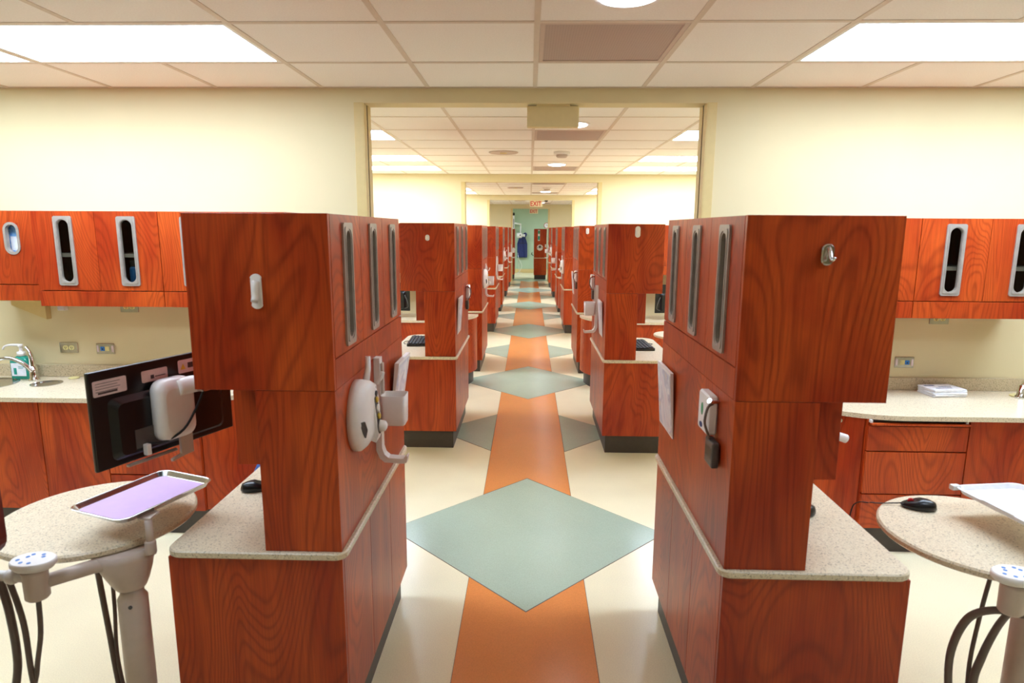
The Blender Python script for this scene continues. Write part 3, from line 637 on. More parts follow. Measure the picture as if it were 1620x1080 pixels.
t = thing('tap', 'chrome tap at the extreme right edge of right counter', 'tap', (2.83, 3.62, ZRc)); MB().lathe([(.03, .0004), (.03, .01), (.022, .02), (.02, .08)], n=20).build('body', 'chrome', t); MB().tube([(0, 0, .07), (.03, -.02, .14), (.1, -.04, .16), (.16, -.06, .12)], .011, 10, smoothpts=4).build('spout', 'chrome', t)
# stack of packaged papers on the right counter
for k in range(5):
    a = .1+.05*math.sin(k*2.1); mb = MB().box(-.1, .1, -.07, .07, 0, .0085, .003)
    p = thing('paper_packet', ('topmost printed white packet of the stack on right counter', 'second white packet from the top on right counter', 'middle white packet of the stack on right counter', 'second white packet from the bottom on right counter', 'bottom white packet of the stack on right counter')[4-k], 'packet', (2.425+.006*math.sin(k*3), 3.685+.004*math.cos(k*2), ZRc+.0006+k*.0092), a, 'packets stacked on the right counter')
    mb.build('sleeve', 'paper', p)
    if k == 4:
        MB().box(-.085, -.02, .03, .045, .0085, .0089).box(-.02, .06, .0, .008, .0085, .0089).box(-.06, .04, -.03, -.022, .0085, .0089).build('print', 'navy', p)
# things inside cabinets
def jar(label, x, y, z, r, h, lid, body, name='jar', group=None):
    t = thing(name, label, 'jar', (x, y, z), 0, group)
    MB().lathe([(r*.95, .0005), (r, .006), (r, h*.82), (r*.8, h*.88)], n=20).build('body', body, t); MB().lathe([(r*.86, h*.88), (r*.86, h), (r*.8, h+.003)], n=20).build('lid', lid, t)
jar('dark jar with blue base seen through second left cabinet window', -2.211, 3.545, 1.2935, .04, .235, 'dark_grey', 'blue')
o = MB().box(-3.06, -2.86, 3.64, 3.76, 1.5, 1.72, .004).build('glove_box', 'glove_box'); MB().box(-3.0, -2.92, 3.6395, 3.6402, 1.58, 1.66).build('opening', 'paper', o); tag(o, 'blue patterned glove box behind the oval cabinet opening', 'box')
t = thing('shelf_block', 'wooden riser under the blue glove box', 'riser', (-2.96, 3.7, 1.3095)); MB().box(-.12, .12, -.07, .07, 0, .19, .002).build('block', 'cherry_inside', t); MB().box(-.12, .12, -.072, -.07, .08, .1).build('rail', 'cherry_inside', t)
jar('teal bottle in right wall cabinet seen at the picture edge', 2.62, 3.6, 1.531, .045, .16, 'white_plastic', 'gel')
# pod contents behind the near windows
zf = BOXB+.0938
def carton(label, x, y, z, a, b, h, mat, lid='paper'):
    t = thing('carton', label, 'box', (x, y, z)); MB().box(-a/2, a/2, -b/2, b/2, .0005, h*.8, .002).build('tray', mat, t); MB().box(-a/2-.001, a/2+.001, -b/2-.001, b/2+.001, h*.8, h, .002).build('lid', lid, t)
carton('pale grey carton behind the first window of the near left hutch', XL-.09, 1.965, zf, .1, .1, .2, 'white_plastic')
jar('stack of small clear jars behind the second near left hutch window', XL-.08, 2.29, zf, .045, .16, 'dark_grey', 'white_plastic')
carton('cream carton behind the second window of the near right hutch', XR+.09, 2.215, zf, .1, .09, .17, 'ivory', 'ivory')
jar('blue jar behind the second window of the near right hutch', XR+.05, 2.28, zf, .028, .07, 'white_plastic', 'blue')
jar('tall white bottle behind the third near right hutch window', XR+.08, 2.53, zf, .04, .2, 'white_plastic', 'beige_plastic')
# ------------------------------------------------------------------ hooks on the pod end panels
def hook(label, x, y, z, w, h, kind):
    t = thing('wall_hook', label, 'hook', (x, y-.0008, z), 0, None)
    mat = {'clip': 'white_plastic', 'steel': 'steel', 'oval': 'white_plastic', 'arch': 'white_plastic'}[kind]
    if kind == 'clip':
        q = [(w/2*math.cos(a)*(1 if abs(math.sin(a)) > .35 else .86), (h/2-w/2)*(1 if math.sin(a) > 0 else -1)+w/2*math.sin(a)) for a in [2*math.pi*i/28 for i in range(28)]]
        MB().prism(q, -.006, 0, 'xz', b=.002).build('plate', mat, t); MB().tube([(0, -.004, h*.28), (0, -.012, h*.1), (0, -.014, -h*.12), (0, -.022, -h*.27), (0, -.018, -h*.2)], [w*.3, w*.26], 10, smoothpts=3).build('prong', mat, t)
    elif kind == 'steel':
        MB().prism(rrect(-w/2, w/2, -h/2, h/2, w*.45), -.01, 0, 'xz', b=.003).build('plate', mat, t); MB().tube([(0, -.008, h*.3), (0, -.02, h*.1), (0, -.03, -h*.25), (w*.2, -.034, -h*.1)], [w*.2, w*.13], 10, smoothpts=3).build('prong', 'chrome', t)
    else:
        MB().prism(rrect(-w/2, w/2, -h/2, h/2, w*.48), -.006, 0, 'xz', b=.002).build('plate', mat, t); MB().prism(rrect(-w*.25, w*.25, -h*.3, h*.12, w*.2), -.014, -.005, 'xz', b=.002).build('prong', mat, t)
hook('white adhesive clip hook on end of the near left hutch', -.772, PL[0], 1.54, .037, .1, 'clip')
hook('brushed steel hook on end of the near right hutch', .789, PR[0], 1.656, .034, .056, 'steel')
hook('small white arched hook on end of second left hutch', -.764, PL[1], 1.65, .032, .045, 'arch')
hook('white oval hook near top of second right hutch end', .789, PR[1], 1.702, .038, .082, 'oval')
hook('white oval hook on end of third right hutch', .67, PR[2], 1.698, .036, .07, 'oval')
# ------------------------------------------------------------------ devices on the aisle faces of the hutches; local x points into the aisle (n), y along it
def xray_control(label, n, X, Y, z):
    t = thing('control_unit', label, 'control unit', (X+n*.0008, Y, z), 0, 'control units on the hutches')
    lp = []
    for d, k, dy, dz in ((0, 1, 0, 0), (.02, 1, 0, 0), (.035, .93, .006, .004), (.05, .78, .02, .008), (.056, .6, .03, .01)):
        lp.append([(n*d, dy+.105*k*math.cos(a), dz+(.118*k*math.sin(a))*(1.0)) for a in [2*math.pi*i/36 for i in range(36)]])
    MB().loft(lp).build('housing', 'white_plastic', t)
    MB().loft([[(n*(x+.0), y0+.0, zz) for x, zz in ((.02, .105), (.052, .085), (.068, -.075), (.058, -.1), (.02, -.085))] for y0 in (.02, .075)], smooth=False).build('control_panel', 'white_plastic', t)
    p = MB().loft([[(n*(x), y0, zz) for x, zz in ((.0522, .08), (.0532, .08), (.0682, -.07), (.0672, -.07))] for y0 in (.027, .068)], smooth=False).build('fascia', 'dark_grey', t)
    for zz, mt, r in ((.062, 'dark_grey', .009), (.04, 'yellow', .010), (.012, 'white_plastic', .013), (-.016, 'yellow', .010)):
        d = .0528+(.08-zz)*.1; MB().lathe([(r, 0), (r, n*.006), (r*.6, n*.008)], (n*d, .047, zz), 'x', 16).build('button', mt, t)
    MB().lathe([(.02, 0), (.02, n*.006), (.017, n*.02), (.008, n*.026)], (n*.0655, .047, -.05), 'x', 20).build('knob', 'white_plastic', t)
    MB().ring([(y, z_) for y, z_ in ellipse(.047, -.05, .026, .026, 20)], ellipse(.047, -.05, .021, .021, 20), n*.0645, n*.0685, 'yz').build('dial_ring', 'dark_grey', t)
    MB().loft([[(n*.03, -.085, .0), (n*.045, -.07, .0), (n*.05, -.06, -.03), (n*.045, -.065, -.055)], [(n*.034, -.088, .0), (n*.05, -.073, .0), (n*.055, -.063, -.03), (n*.05, -.068, -.055)]], smooth=False).build('window', 'dark_grey', t)
    MB().tube([(n*.02, .06, .09), (n*.026, .075, .14), (n*.026, .078, .18)], [.012, .008], 10).build('hand_switch', 'white_plastic', t)
    MB().tube([(n*.06, .06, .09), (n*.072, .065, .11), (n*.078, .066, .13)], [.005, .007], 8).build('hook', 'white_plastic', t)
def sanitizer(label, n, X, Y, z, flip=1, cup=True):
    t = thing('sanitizer_bracket', label, 'dispenser', (X+n*.0008, Y, z), 0, 'dispenser brackets on the hutches')
    prof = [(.0, .4), (.022, .4), (.022, .06), (.03, .035), (.045, .022), (.10, .018), (.112, .03), (.116, .028), (.112, .004), (.10, .0), (.03, .004), (.012, .02), (0, .05)]
    MB().loft([[(n*a, q, b) for a, b in prof] for q in (-.02, .02)], smooth=False).build('bracket', 'white_plastic', t)
    if cup:
        MB().loft([[(n*.068+n*a, b*flip+.005, zz) for a, b in rrect(-.045*k, .045*k, -.042*k, .042*k, .012)] for zz, k in ((.15, .9), (.155, .94), (.262, 1.0), (.262, .94), (.235, .92))]).build('cup', 'white_plastic', t)
        MB().box(n*.05, n*.09, -.01, .0, .236, .25, .003).build('tag', 'green_ink', t)
        MB().box(n*.023, n*.032, -.012, .012, .265, .38, .003).build('cover_strip', 'beige_plastic', t)
def sign(label, n, X, Y, z, wd=.25, h=.27, tilt=.02):
    t = thing('sign_holder', label, 'sign', (X+n*.0008, Y, z), 0, 'sign holders on the hutches')
    MB().loft([[(n*0, y, 0), (n*.004, y, 0), (n*(.004+tilt), y, h), (n*tilt*.6, y, h)] for y in (-wd/2, wd/2)], smooth=False).build('backing', 'clear' if False else 'white_plastic', t)
    MB().loft([[(n*.0045, y, .006), (n*.0052, y, .006), (n*(.0052+tilt*.97), y, h-.012), (n*(.0045+tilt*.97), y, h-.012)] for y in (-wd/2+.008, wd/2-.008)], smooth=False).build('sheet', 'poster', t)
def cable_meter(label, n, X, Y, z):
    t = thing('handheld_meter', label, 'device', (X+n*.0008, Y, z), 0, 'clipped devices on the hutches')
    MB().prism(rrect(0, .11, .0, .125, .014), 0, n*.03, 'yz', b=.005).build('housing', 'white_plastic', t)
    MB().prism(ellipse(.065, .07, .011, .02, 14), n*.03, n*.031, 'yz').build('green_mark', 'green_ink', t); MB().prism(ellipse(.07, .018, .016, .009, 14), n*.03, n*.031, 'yz').build('blue_mark', 'navy', t)
    MB().box(n*.004, n*.026, -.05, .03, -.085, -.006, .006).build('display', 'dark_grey', t)
    MB().box(n*.0255, n*.0265, -.04, .02, -.06, -.025).build('screen', 'black_plastic', t)
    MB().tube([(n*.02, -.01, .105), (n*.04, -.03, .1), (n*.05, -.04, .06), (n*.035, -.02, .02), (n*.025, -.015, -.002)], .004, 8, smoothpts=4).build('cord', 'hose', t)
    MB().tube([(n*.001, -.012, .112), (n*.026, -.016, .112), (n*.034, -.02, .118)], [.005, .008], 8).build('peg', 'chrome', t)
xray_control('white teardrop control unit with knobs on near left hutch', 1, XL, 1.985, 1.118)
sanitizer('white dispenser bracket with cup and drip tray on near left hutch', 1, XL, 2.26, .855)
sign('printed sheet in clear holder at far end of near left hutch', 1, XL, 2.62, .955, .24, .225, .035)
sign('printed sheet in holder at far end of near right hutch', -1, XR, 2.545, .905, .25, .265, .02)
cable_meter('white handheld meter with dark display on near right hutch', -1, XR, 1.87, 1.1)
sign('printed sheet in holder on second left hutch', 1, XL, 5.03, .9, .25, .285, .02)
cable_meter('white meter with black cord at far end of second left hutch', 1, XL, 5.62, 1.1)
sanitizer('white dispenser bracket with drip tray on second right hutch', -1, XR, 5.30, .86)
sign('printed sheet in holder on second right hutch', -1, XR, 5.0, .893, .22, .275, .02)
cable_meter('black corded meter at far end of second right hutch', -1, XR, 5.6, 1.2)
xray_control('white teardrop control unit on third left hutch', 1, XL, 7.73, 1.12)
sanitizer('white dispenser bracket with cup on third left hutch', 1, XL, 8.1, .86)
sign('printed sheet in holder on third right hutch', -1, XR, 8.25, .9, .25, .28, .02)
cable_meter('small white meter on third right hutch', -1, XR, 7.65, 1.1)
sanitizer('white dispenser bracket with cup on fourth left hutch', 1, XL, 10.85, .86)
sign('printed sheet in holder on fourth left hutch', 1, XL, 10.66, .95, .1, .28, .02)
xray_control('white control unit on fourth right hutch', -1, XR, 10.72, 1.1)
sign('printed sheet in holder on fourth right hutch', -1, XR, 11.2, .85, .25, .28, .02)
xray_control('white control unit on fifth left hutch', 1, XL, 13.6, 1.15)
sanitizer('white dispenser bracket on fifth right hutch', -1, XR, 13.5, .86)
sanitizer('white dispenser bracket on sixth left hutch', 1, XL, 16.6, .86)
xray_control('white control unit on sixth right hutch', -1, XR, 16.5, 1.15)
sanitizer('white dispenser bracket on seventh left hutch', 1, XL, 19.4, .86)
sanitizer('white dispenser bracket on seventh right hutch', -1, XR, 19.3, .86)
# ------------------------------------------------------------------ computer things on the pods
def mouse(label, x, y, z, rz, cord=None, wheel='dark_grey'):
    t = thing('computer_mouse', label, 'mouse', (x, y, z+.0006), rz)
    lp = []
    for zz, k in ((0, .92), (.006, 1), (.018, .97), (.028, .82), (.034, .58), (.037, .25)):
        lp.append([(.055*k*math.cos(a)+(.004 if zz > .02 else 0), .032*k*math.sin(a), zz-(.010*max(0, -math.cos(a))*(zz/.037))) for a in [2*math.pi*i/28 for i in range(28)]])
    MB().loft(lp).build('shell', 'black_plastic', t)
    MB().lathe([(.009, -.004), (.010, 0), (.009, .004)], (-.026, 0, .024), 'y', 14).build('wheel', wheel, t)
    if cord: MB().tube(cord, .0022, 6, smoothpts=5).build('cord', 'black_rubber', t)
mouse('black mouse on the near left pod countertop', -1.02, 2.235, CT, R(200))
mouse('dark mouse mostly hidden on the near right pod countertop', .955, 2.1, CT, R(20))
def keyboard(label, x, y, z, rz):
    t = thing('keyboard', label, 'keyboard', (x, y, z+.0006), rz)
    MB().loft([[(a, b, 0) for a, b in rrect(-.215, .215, -.08, .08, .012)], [(a, b, .012+(.008 if b > 0 else 0)) for a, b in rrect(-.215, .215, -.08, .08, .012)]], smooth=False).build('tray', 'black_plastic', t)
    mb = MB()
    for r in range(5):
        for c in range(14): mb.box(-.2+c*.0288, -.2+c*.0288+.024, -.068+r*.0275, -.068+r*.0275+.022, .011+(.009 if r > 2 else 0), .021+r*.0015)
    k = mb.build('keys', 'black_rubber', t); k['kind'] = 'stuff'
    MB().tube([(0, .075, .01), (-.03, .11, .012), (-.08, .12, .006), (-.12, .1, .004)], .0025, 6, smoothpts=4).build('cord', 'black_rubber', t)
keyboard('black keyboard on the second left pod countertop', -.955, 5.42, CT, R(94))
keyboard('black keyboard on the second right pod countertop', .945, 5.33, CT, R(-88))
def desk_monitor(label, x, y, z, rz, W=.5, H=.3, stickers=False):
    """wall-arm screen; local -y is the back"""
    t = thing('monitor', label, 'monitor', (x, y, z), rz)
    MB().box(-W/2, W/2, -.018, -.004, -H/2, H/2, .004).build('casing', 'black_plastic', t)
    MB().box(-W/2+.012, W/2-.012, -.004, -.0025, -H/2+.02, H/2-.012).build('screen', 'screen_black', t)
    MB().loft([[(a, -.018, b) for a, b in rrect(-W*.4, W*.42, -H*.44, H*.2, .02)], [(a, -.034, b) for a, b in rrect(-W*.36, W*.38, -H*.4, H*.14, .02)]], smooth=False).build('back_bulge', 'black_plastic', t)
    return t
t = desk_monitor('black monitor seen from behind on a white arm by the near left hutch', -1.183, 1.973, 1.155, R(67.95))
for x0, x1, z0, z1, k in ((-.238, -.135, .075, .122, 0), (-.085, .005, .085, .122, 1), (.045, .13, .088, .132, 2)):
    st = MB().prism(rrect(x0, x1, z0, z1, .005), -.0188, -.0178, 'xz').build('sticker', 'label_white', t)
    mb = MB()
    if k == 0:
        for q in range(4): mb.box(x0+.008, x1-.02-.008*(q % 2), -.0192, -.0187, z1-.010-q*.008, z1-.0085-q*.008)
        mb.box(x0+.014, x1-.03, -.0192, -.0187, z0+.006, z0+.012)
    elif k == 1: mb.box(x0+.03, x0+.042, -.0192, -.0187, z0+.008, z0+.02).box(x0+.045, x1-.008, -.0192, -.0187, z0+.012, z0+.015)
    else: mb.box(x0+.036, x1-.008, -.0192, -.0187, z0+.014, z1-.012)
    mb.build('print', 'label_ink', st)
    if k == 2: MB().prism([(x0+.008, z0+.012), (x0+.028, z0+.012), (x0+.018, z0+.032)], -.0192, -.0187, 'xz').build('warning_mark', 'yellow', st)
MB().loft([[(a, -d, b) for a, b in rrect(-.008-.066*k, -.008+.066*k, -.01-.1*k, -.01+.1*k, .035*k)] for d, k in ((.034, 1), (.055, 1), (.07, .94), (.08, .7))]).build('mount_cover', 'white_plastic', t)
MB().tube([(.0, -.06, .055), (.045, -.075, .06), (.07, -.10, .062)], [.03, .026], 14, smoothpts=3).build('swivel_joint', 'white_plastic', t)
MB().box(.043, .09, -.128, -.084, .038, .088, .008).build('clamp', 'chrome', t)
MB().prism([(.0, -.105), (.045, -.105), (.045, -.17), (-.005, -.175), (-.035, -.18), (-.035, -.172), (.0, -.165)], -.06, -.05, 'xz').build('cable_clip', 'beige_plastic', t)
MB().box(-.17, .0, -.042, -.03, -.156, -.148, .002).build('bottom_rail', 'grey_frame', t)
MB().box(-.135, -.05, -.0365, -.033, -.11, -.05).build('port_recess', 'dark_grey', t)
MB().tube([(.06, -.11, .04), (.03, -.1, -.02), (-.01, -.09, -.075), (-.055, -.06, -.105), (-.1, -.045, -.1)], .004, 8, smoothpts=4).build('cable', 'black_rubber', t)
MB().box(-.115, -.1, -.055, -.035, -.135, -.1, .003).build('plug', 'white_plastic', t)
MB().tube([(.065, -.105, .06), (.09, -.15, .063), (.105, -.183, .064)], .013, 12, smoothpts=3).build('support_arm', 'white_plastic', t)
for s, lab, x in ((-1, 'black monitor on the left partition counter glimpsed under second hutch', -1.515), (1, 'black monitor on the right partition counter glimpsed beside second hutch', 1.575)):
    t = desk_monitor(lab, x, 6.76, 1.0, R(8*s)); MB().box(-.06, .06, -.05, -.034, -.06, .06, .006).build('mount_cover', 'black_plastic', t)
    MB().box(-.025, .025, -.05, -.036, -.222, -.05, .003).box(-.1, .1, -.11, .06, -.2275, -.218, .003).build('stand', 'black_plastic', t)
    MB().tube([(-s*.2, -.034, .02), (-s*.235, -.06, -.04), (-s*.245, -.06, -.1), (-s*.2, -.034, -.12)], .003, 8, smoothpts=4).build('cable', 'dark_grey', t)
# ------------------------------------------------------------------ dental delivery units
def delivery_unit(label, s, cx, cy, zt, px, py, kx, ky, tray_post, hoses, cords):
    t = thing('delivery_unit', label, 'dental unit', (cx, cy, 0)); ox, oy = px-cx, py-cy
    MB().prism(ellipse(0, 0, .302, .295, 56), zt-.024, zt, b=.006).build('table_top', 'quartz', t)
    lp = []
    for z, r, q in ((zt-.025, .088, .024), (zt-.05, .086, .022), (zt-.09, .072, .012), (zt-.13, .055, .004), (zt-.15, .044, 0), (zt-.154, .038, 0)):
        lp.append([(ox-s*0-(-s)*0+(-q if s < 0 else q)*1.0+r*math.cos(a), oy+q*.6+r*math.sin(a), z) for a in [2*math.pi*i/32 for i in range(32)]])
    MB().loft(lp).build('bracket_cup', 'beige_plastic', t)
    MB().lathe([(.034, zt-.153), (.034, zt-.175), (.043, zt-.19), (.044, .03)], (ox, oy, 0), n=28).build('post', 'beige_plastic', t)
    MB().lathe([(.16, 0), (.16, .018), (.06, .03)], (ox, oy, 0), n=32).build('base', 'beige_plastic', t)
    MB().lathe([(.006, 0), (.006, -.004)], (ox+.018, oy-.0405, zt-.2), 'y', 10).build('set_screw', 'dark_grey', t)
    # tray support
    tx, ty, tz = tray_post[0]-cx, tray_post[1]-cy, tray_post[2]
    MB().lathe([(.011, zt-.02), (.011, tz)], (tx, ty, 0), n=16).build('tray_post', 'beige_plastic', t)
    MB().lathe([(.014, zt-.042), (.0165, zt-.036), (.0165, zt-.002), (.013, zt+.003)], (tx, ty, 0), n=20).build('post_collar', 'beige_plastic', t)
    MB().tube([(tx, ty, zt-.034), (ox, oy, zt-.04)], .014, 10).build('post_arm', 'beige_plastic', t)
    MB().box(tx-s*0-.03, tx+.01, ty-.005, ty+.05, tz, tz+.006, .002).build('tray_plate', 'beige_plastic', t)
    # control head
    hx, hy = kx-cx, ky-cy
    MB().loft([[(hx+(.062*k)*math.cos(a), hy+(.045*k)*math.sin(a), z) for a in [2*math.pi*i/32 for i in range(32)]] for z, k in ((.762, .6), (.768, .85), (.778, 1), (.788, 1), (.793, .93))]).build('keypad', 'white_plastic', t)
    mb = MB()
    for q in range(7): a = .5+q*.75; mb.lathe([(.0055, .793), (.0055, .7936)], (hx+.04*math.cos(a)*(.6 if q % 3 == 0 else 1), hy+.026*math.sin(a), 0), n=10)
    mb.build('key_icons', 'blue', t)
    MB().lathe([(.026, .672), (.031, .678), (.032, .75), (.036, .764)], (hx, hy, 0), n=24).build('head_body', 'beige_plastic', t)
    MB().tube([(hx, hy, .715), (ox*.6+hx*.4, oy*.6+hy*.4, .712), (ox, oy, .70)], [.02, .024], 12).build('head_arm', 'beige_plastic', t)
    MB().tube([(hx+s*.028, hy, .735), (hx+s*.07, hy-.005, .742), (hx+s*.14, hy-.01, .745)], .015, 12).lathe([(.02, 0), (.023, s*.012), (.02, s*.024)], (hx+s*.05, hy-.004, .74), 'x', 16).build('holder_arm', 'white_plastic', t)
    MB().tube([(hx+s*.1, hy-.02, .762), (hx+s*.13, hy-.01, .772), (hx+s*.16, hy+.02, .77)], [.011, .007], 10).build('instrument_tip', 'chrome', t)
    for h in hoses: MB().tube([(p[0]-cx, p[1]-cy, p[2]) for p in h[0]], h[1], 10, smoothpts=6).build('hose', 'hose', t)
    return t
delivery_unit('left dental unit with round speckled table, white post and hoses', -1, -1.452, 1.982, .76, -1.24, 1.80, -1.395, 1.625, (-1.166, 1.8, .832),
    [([(-1.505, 1.625, .74), (-1.50, 1.64, .62), (-1.505, 1.65, .45), (-1.54, 1.66, .25), (-1.5, 1.72, .03)], .011), ([(-1.475, 1.625, .73), (-1.462, 1.64, .58), (-1.466, 1.65, .38), (-1.48, 1.7, .15), (-1.44, 1.78, .03)], .008),
     ([(-1.395, 1.625, .68), (-1.415, 1.64, .55), (-1.45, 1.65, .42), (-1.48, 1.68, .3), (-1.42, 1.76, .03)], .007), ([(-1.37, 1.83, .735), (-1.376, 1.845, .62), (-1.366, 1.85, .42), (-1.35, 1.85, .2), (-1.3, 1.83, .03)], .009), ([(-1.325, 1.84, .735), (-1.338, 1.85, .5), (-1.346, 1.85, .3), (-1.29, 1.82, .03)], .006)], [])
delivery_unit('right dental unit with round speckled table, white post and hoses', 1, 1.478, 1.962, .76, 1.53, 1.80, 1.352, 1.655, (1.655, 1.79, .832),
    [([(1.40, 1.66, .66), (1.335, 1.69, .655), (1.295, 1.73, .6), (1.275, 1.75, .48), (1.285, 1.75, .34), (1.32, 1.74, .16), (1.42, 1.78, .03)], .011), ([(1.352, 1.74, .735), (1.345, 1.75, .6), (1.343, 1.76, .4), (1.38, 1.77, .15), (1.44, 1.79, .03)], .006),
     ([(1.365, 1.665, .675), (1.375, 1.72, .58), (1.36, 1.74, .47), (1.35, 1.745, .36), (1.4, 1.76, .1), (1.45, 1.79, .03)], [.009, .014])], [])
mouse('black mouse with red wheel on the right round table', 1.375, 2.135, .76, R(-20), [(-.05, 0, .012), (-.085, -.002, .006), (-.125, -.016, .0045), (-.155, -.02, .0045)], 'red')
o = MB().tube([(1.218, 2.165, .765), (1.19, 2.185, .757), (1.178, 2.2, .72), (1.178, 2.21, .6), (1.2, 2.22, .4), (1.3, 2.24, .02), (1.42, 2.2, .006)], .0022, 6, smoothpts=5).build('mouse_cord', 'black_rubber'); tag(o, 'thin black mouse cord hanging off the right round table', 'cord')
# trays
def tray_mesh(W, D, mat, name='tray'):
    mb = MB(); L0 = [[(a, b, z) for a, b in rrect(-W/2*k-e, W/2*k+e, -D/2*k-e, D/2*k+e, r)] for z, k, e, r in ((0, .93, 0, .03), (.016, .985, 0, .034), (.0185, 1, .0, .036), (.0165, 1, .003, .038))]
    L1 = [[(a, b, z) for a, b in rrect(-W/2*k-e, W/2*k+e, -D/2*k-e, D/2*k+e, r)] for z, k, e, r in ((.0185, .99, 0, .035), (.015, .975, 0, .034), (.0022, .925, 0, .03))]
    mb.loft(L0[::1]+[], cap=False); n = len(L0[0]); mb.loft([L0[2]]+L1, cap=False)
    mb.add([(a, b, 0) for a, b, z in L0[0]], [tuple(reversed(range(n)))]); mb.add(L1[-1], [tuple(range(n))])
    return mb
t = thing('instrument_tray', 'stainless instrument tray on left dental unit beside the monitor', 'tray', (-1.2605, 1.9415, .8386), R(70))
tray_mesh(.35, .242, 'steel').build('pan', 'steel', t); MB().tube([(-.04, -.122, .0178), (.04, -.122, .0178)], .002, 6).build('rim_bead', 'steel', t)
o = MB().prism(rrect(-.157, .157, -.106, .106, .028), .0026, .0036).build('tray_liner', 'lavender', None, (-1.2605, 1.9415, .8386), (0, 0, R(70))); tag(o, 'lavender paper liner in the steel tray', 'paper liner')
t = thing('instrument_tray', 'white plastic tray on right dental unit at picture edge', 'tray', (1.617, 1.953, .8386), R(-82))
tray_mesh(.36, .25, 'white_plastic').build('pan', 'paper', t); MB().box(-.186, -.165, -.135, -.105, .004, .022, .004).build('clip', 'white_metal', t)
MB().tube([(-.06, -.126, .0178), (.06, -.126, .0178)], .002, 6).build('rim_bead', 'white_metal', t)
# small lever handle behind the right hutch, carried by a side console
t = thing('suction_handle', 'white suction handle poking out behind the right hutch panel', 'dental handpiece', (.9775, 2.12, 1.02))
MB().box(0, .012, -.03, .03, -.03, .03, .004).build('bracket', 'white_metal', t); MB().tube([(.01, 0, 0), (.06, .03, -.005), (.11, .07, -.015), (.155, .08, -.03)], [.012, .016], 12, smoothpts=4).build('handle', 'white_plastic', t)
# operator stool and patient chair
t = thing('operator_stool', 'blue cushioned stool half hidden behind the near left pod', 'stool', (-1.145, 2.97, 0))
MB().lathe([(.15, .50), (.195, .515), (.2, .545), (.185, .575), (.1, .585), (.02, .586)], n=36).build('seat', 'stool_blue', t); MB().lathe([(.16, .485), (.16, .499)], n=28).build('seat_plate', 'black_plastic', t)
MB().lathe([(.035, .1), (.035, .3), (.022, .305), (.022, .485)], n=20).build('column', 'steel', t)
for k in range(5):
    a = k*2*math.pi/5+.3; MB().tube([(0, 0, .1), (.22*math.cos(a), .22*math.sin(a), .065)], [.022, .014], 10).build('foot', 'steel', t); MB().lathe([(.022, -.01), (.025, 0), (.022, .01)], (.22*math.cos(a), .22*math.sin(a), .0255), 'x', 16).build('caster', 'black_rubber', t)
t = thing('assistant_chair', 'dark maroon swivel chair cut off at left picture edge', 'chair', (-1.62, 1.27, 0))
MB().prism(rrect(-.22, .22, -.21, .2, .09), .47, .55, b=.02).build('seat', 'maroon', t); MB().prism(rrect(-.24, .256, .868, 1.165, .05), .19, .265, 'xz', b=.018).build('backrest', 'maroon', t)
MB().tube([(0, .1, .46), (0, .27, .48), (0, .285, .6), (0, .275, .95)], .014, 10, smoothpts=4).build('back_bar', 'steel', t); MB().lathe([(.13, .455), (.13, .469)], n=24).build('seat_plate', 'black_plastic', t)
MB().lathe([(.035, .1), (.035, .28), (.022, .285), (.022, .456)], n=20).build('column', 'steel', t)
for k in range(5):
    a = k*2*math.pi/5+.3; MB().tube([(0, 0, .1), (.24*math.cos(a), .24*math.sin(a), .065)], [.022, .014], 10).build('foot', 'steel', t); MB().lathe([(.022, -.01), (.025, 0), (.022, .01)], (.24*math.cos(a), .24*math.sin(a), .0255), 'x', 16).build('caster', 'black_rubber', t)
# round arm table glimpsed by the second right pod
t = thing('arm_table', 'small round cream table glimpsed beyond the second right hutch', 'table', (1.37, 5.9, 0)); MB().prism(ellipse(0, 0, .2, .2, 40), .735, .757, b=.005).build('table_top', 'quartz', t); MB().lathe([(.14, 0), (.14, .015), (.035, .03), (.035, .735)], n=24).build('post', 'beige_plastic', t)
# ------------------------------------------------------------------ end room
def end_cabinet(label, x0, x1, y0, d, zt, s):
    t = thing('end_cabinet', label, 'cabinet', (x0, y0, 0)); wd = x1-x0
    MB().box(.02, wd-.02, .03, d, 0, .15).build('toe_kick', 'toe', t); MB().box(0, wd, .0, d, .15, .72, .003).build('body', 'cherry', t)
    MB().prism(rrect(-.02, wd+.01, -.02, d, .02), .7205, .745, b=.004).build('counter_edge', 'quartz', t); MB().box(0, wd, 0, d, .7455, zt, .003).build('upper_box', 'cherry', t)
    return t
t = end_cabinet('dark cherry cabinet with round emblem at the end of the aisle', .15, .585, 22.1, .6, 1.722, 1)
MB().lathe([(.105, 0), (.105, -.006), (.09, -.008)], (.205, 0, 1.09), 'y', 32).build('emblem', 'white_plastic', t); MB().lathe([(.045, -.008), (.04, -.011)], (.205, 0, 1.115), 'y', 20).build('emblem_centre', 'dark_grey', t)
MB().lathe([(.014, -.008), (.012, -.010)], (.125, 0, 1.085), 'y', 12).lathe([(.014, -.008), (.012, -.010)], (.285, 0, 1.085), 'y', 12).build('emblem_dots', 'black_plastic', t)
MB().box(.13, .2, -.006, -.0005, 1.32, 1.69, .002).build('notice_strip', 'paper', t); MB().box(.135, .195, -.008, -.006, 1.35, 1.48).build('notice_dark', 'gel', t); MB().box(.135, .195, -.008, -.006, 1.56, 1.66).build('notice_green', 'green_ink', t)
MB().box(.375, .415, -.012, -.0005, 1.1, 1.2, .004).build('switch', 'white_plastic', t)
MB().tube([(-.02, .02, .82), (-.08, 0, .86), (-.06, -.02, .92)], .014, 8).build('grab_handle', 'black_rubber', t)
t = end_cabinet('dark cherry cabinet left of the doorway in the end room', -.95, -.515, 22.2, .9, 1.72, -1)
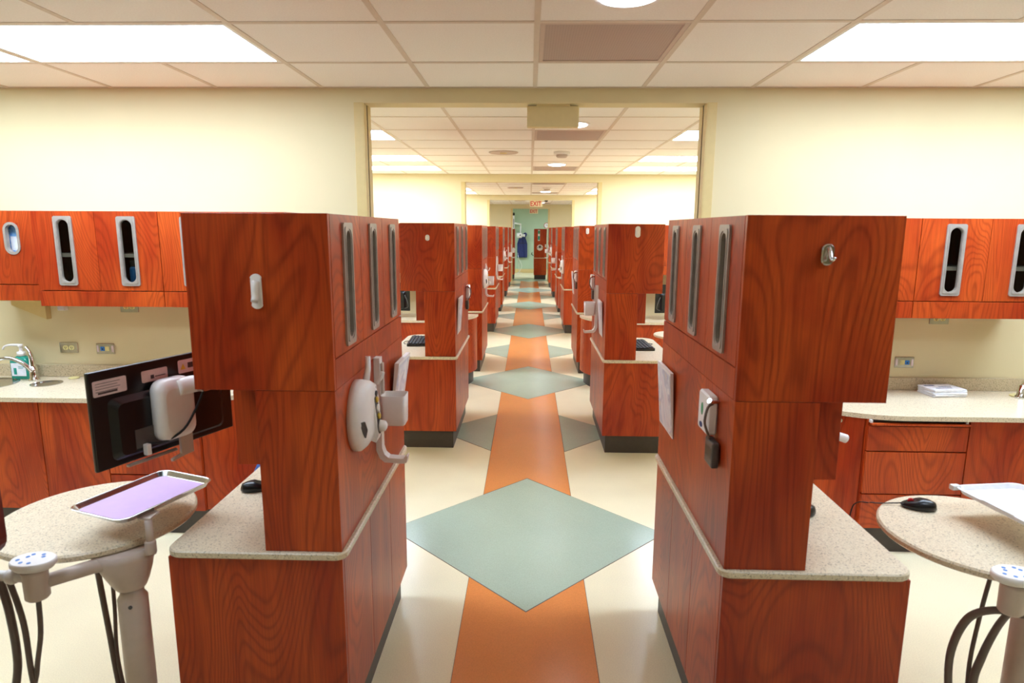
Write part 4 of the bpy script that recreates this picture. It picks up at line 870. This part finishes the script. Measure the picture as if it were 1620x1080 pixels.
MB().lathe([(.06, 0), (.06, -.03), (.045, -.036)], (.395, -.0005, 1.02), 'y', 20).build('dispenser', 'white_plastic', t)
t = thing('wall_clock', 'round white wall clock with red rim on green wall', 'clock', (.66, YE-.001, 1.855)); MB().lathe([(.108, 0), (.108, -.025), (.095, -.03)], axis='y', n=36).build('rim', 'red', t); MB().lathe([(.092, -.03), (.092, -.031)], axis='y', n=36).build('dial', 'paper', t)
MB().box(-.004, .004, -.033, -.0315, -.01, .06).box(-.01, .05, -.033, -.0315, -.004, .004).build('hands', 'black_plastic', t)
t = thing('xray_arm', 'white wall-mounted x-ray arm in the end room', 'x-ray unit', (-.62, YE-.25, 0))
MB().box(-.1, .02, .0, .249, 1.68, 2.25, .02).build('wall_box', 'white_metal', t); MB().box(-.08, .03, -.02, .02, 2.23, 2.34, .01).build('top_joint', 'black_plastic', t); MB().box(-.02, .0, -.012, .0, 1.75, 2.1).build('stripe', 'dark_grey', t)
MB().tube([(.02, 0, 1.94), (.28, 0, 1.90)], .03, 12).build('boom', 'white_metal', t); MB().tube([(.27, 0, 1.92), (.255, 0, 1.55)], .022, 12).build('drop_arm', 'white_metal', t)
MB().lathe([(.09, -.1), (.1, -.08), (.1, .08), (.07, .1)], (.22, -.02, 1.47), 'x', 24).tube([(.3, -.02, 1.47), (.44, -.02, 1.46)], .05, 14).build('tube_head', 'white_metal', t); MB().lathe([(.025, 0), (.025, -.01)], (.25, -.12, 1.48), 'y', 12).build('dial', 'black_plastic', t)
t = thing('lead_apron', 'navy blue lead apron hanging on green wall', 'apron', (-.29, YE-.06, .6))
lp = []
for k in range(12):
    z = k/11*.85; wv = .2 if z < .55 else .2-.1*((z-.55)/.3)
    lp.append([(-wv+2*wv*i/16, -.03-.018*math.sin(i*1.1+z*3), z) for i in range(17)]+[(wv-2*wv*i/16, .0-.01*math.sin((16-i)*1.1+z*3), z) for i in range(17)])
MB().loft(lp).build('skirt', 'navy', t)
for s in (-1, 1): MB().tube([(s*.1, -.03, .8), (s*.15, -.035, .9), (s*.12, -.03, .95), (s*.05, -.02, .9)], .035, 10, smoothpts=3).build('shoulder_strap', 'navy', t)
MB().tube([(0, .059, .93), (0, .0, .93), (0, -.04, .95)], .01, 8).build('hanger_peg', 'steel', t); MB().box(-.16, .16, -.056, -.04, .56, .58, .004).build('belt', 'black_rubber', t)
t = thing('drip_stand', 'thin chrome stand with looping white cable near the green wall', 'stand', (-.4, 25.05, 0)); MB().tube([(0, 0, .015), (-.02, 0, .5), (-.06, 0, .8)], .008, 8).build('pole', 'chrome', t)
for a in (.2, 2.3, 4.4): MB().tube([(0, 0, .05), (.17*math.cos(a), .17*math.sin(a), .012)], .008, 8).build('foot', 'chrome', t)
MB().tube([(-.05, 0, .6), (.05, -.02, .45), (.1, -.02, .28), (.04, -.01, .12), (0, 0, .05)], .006, 8, smoothpts=4).build('cable', 'white_plastic', t)
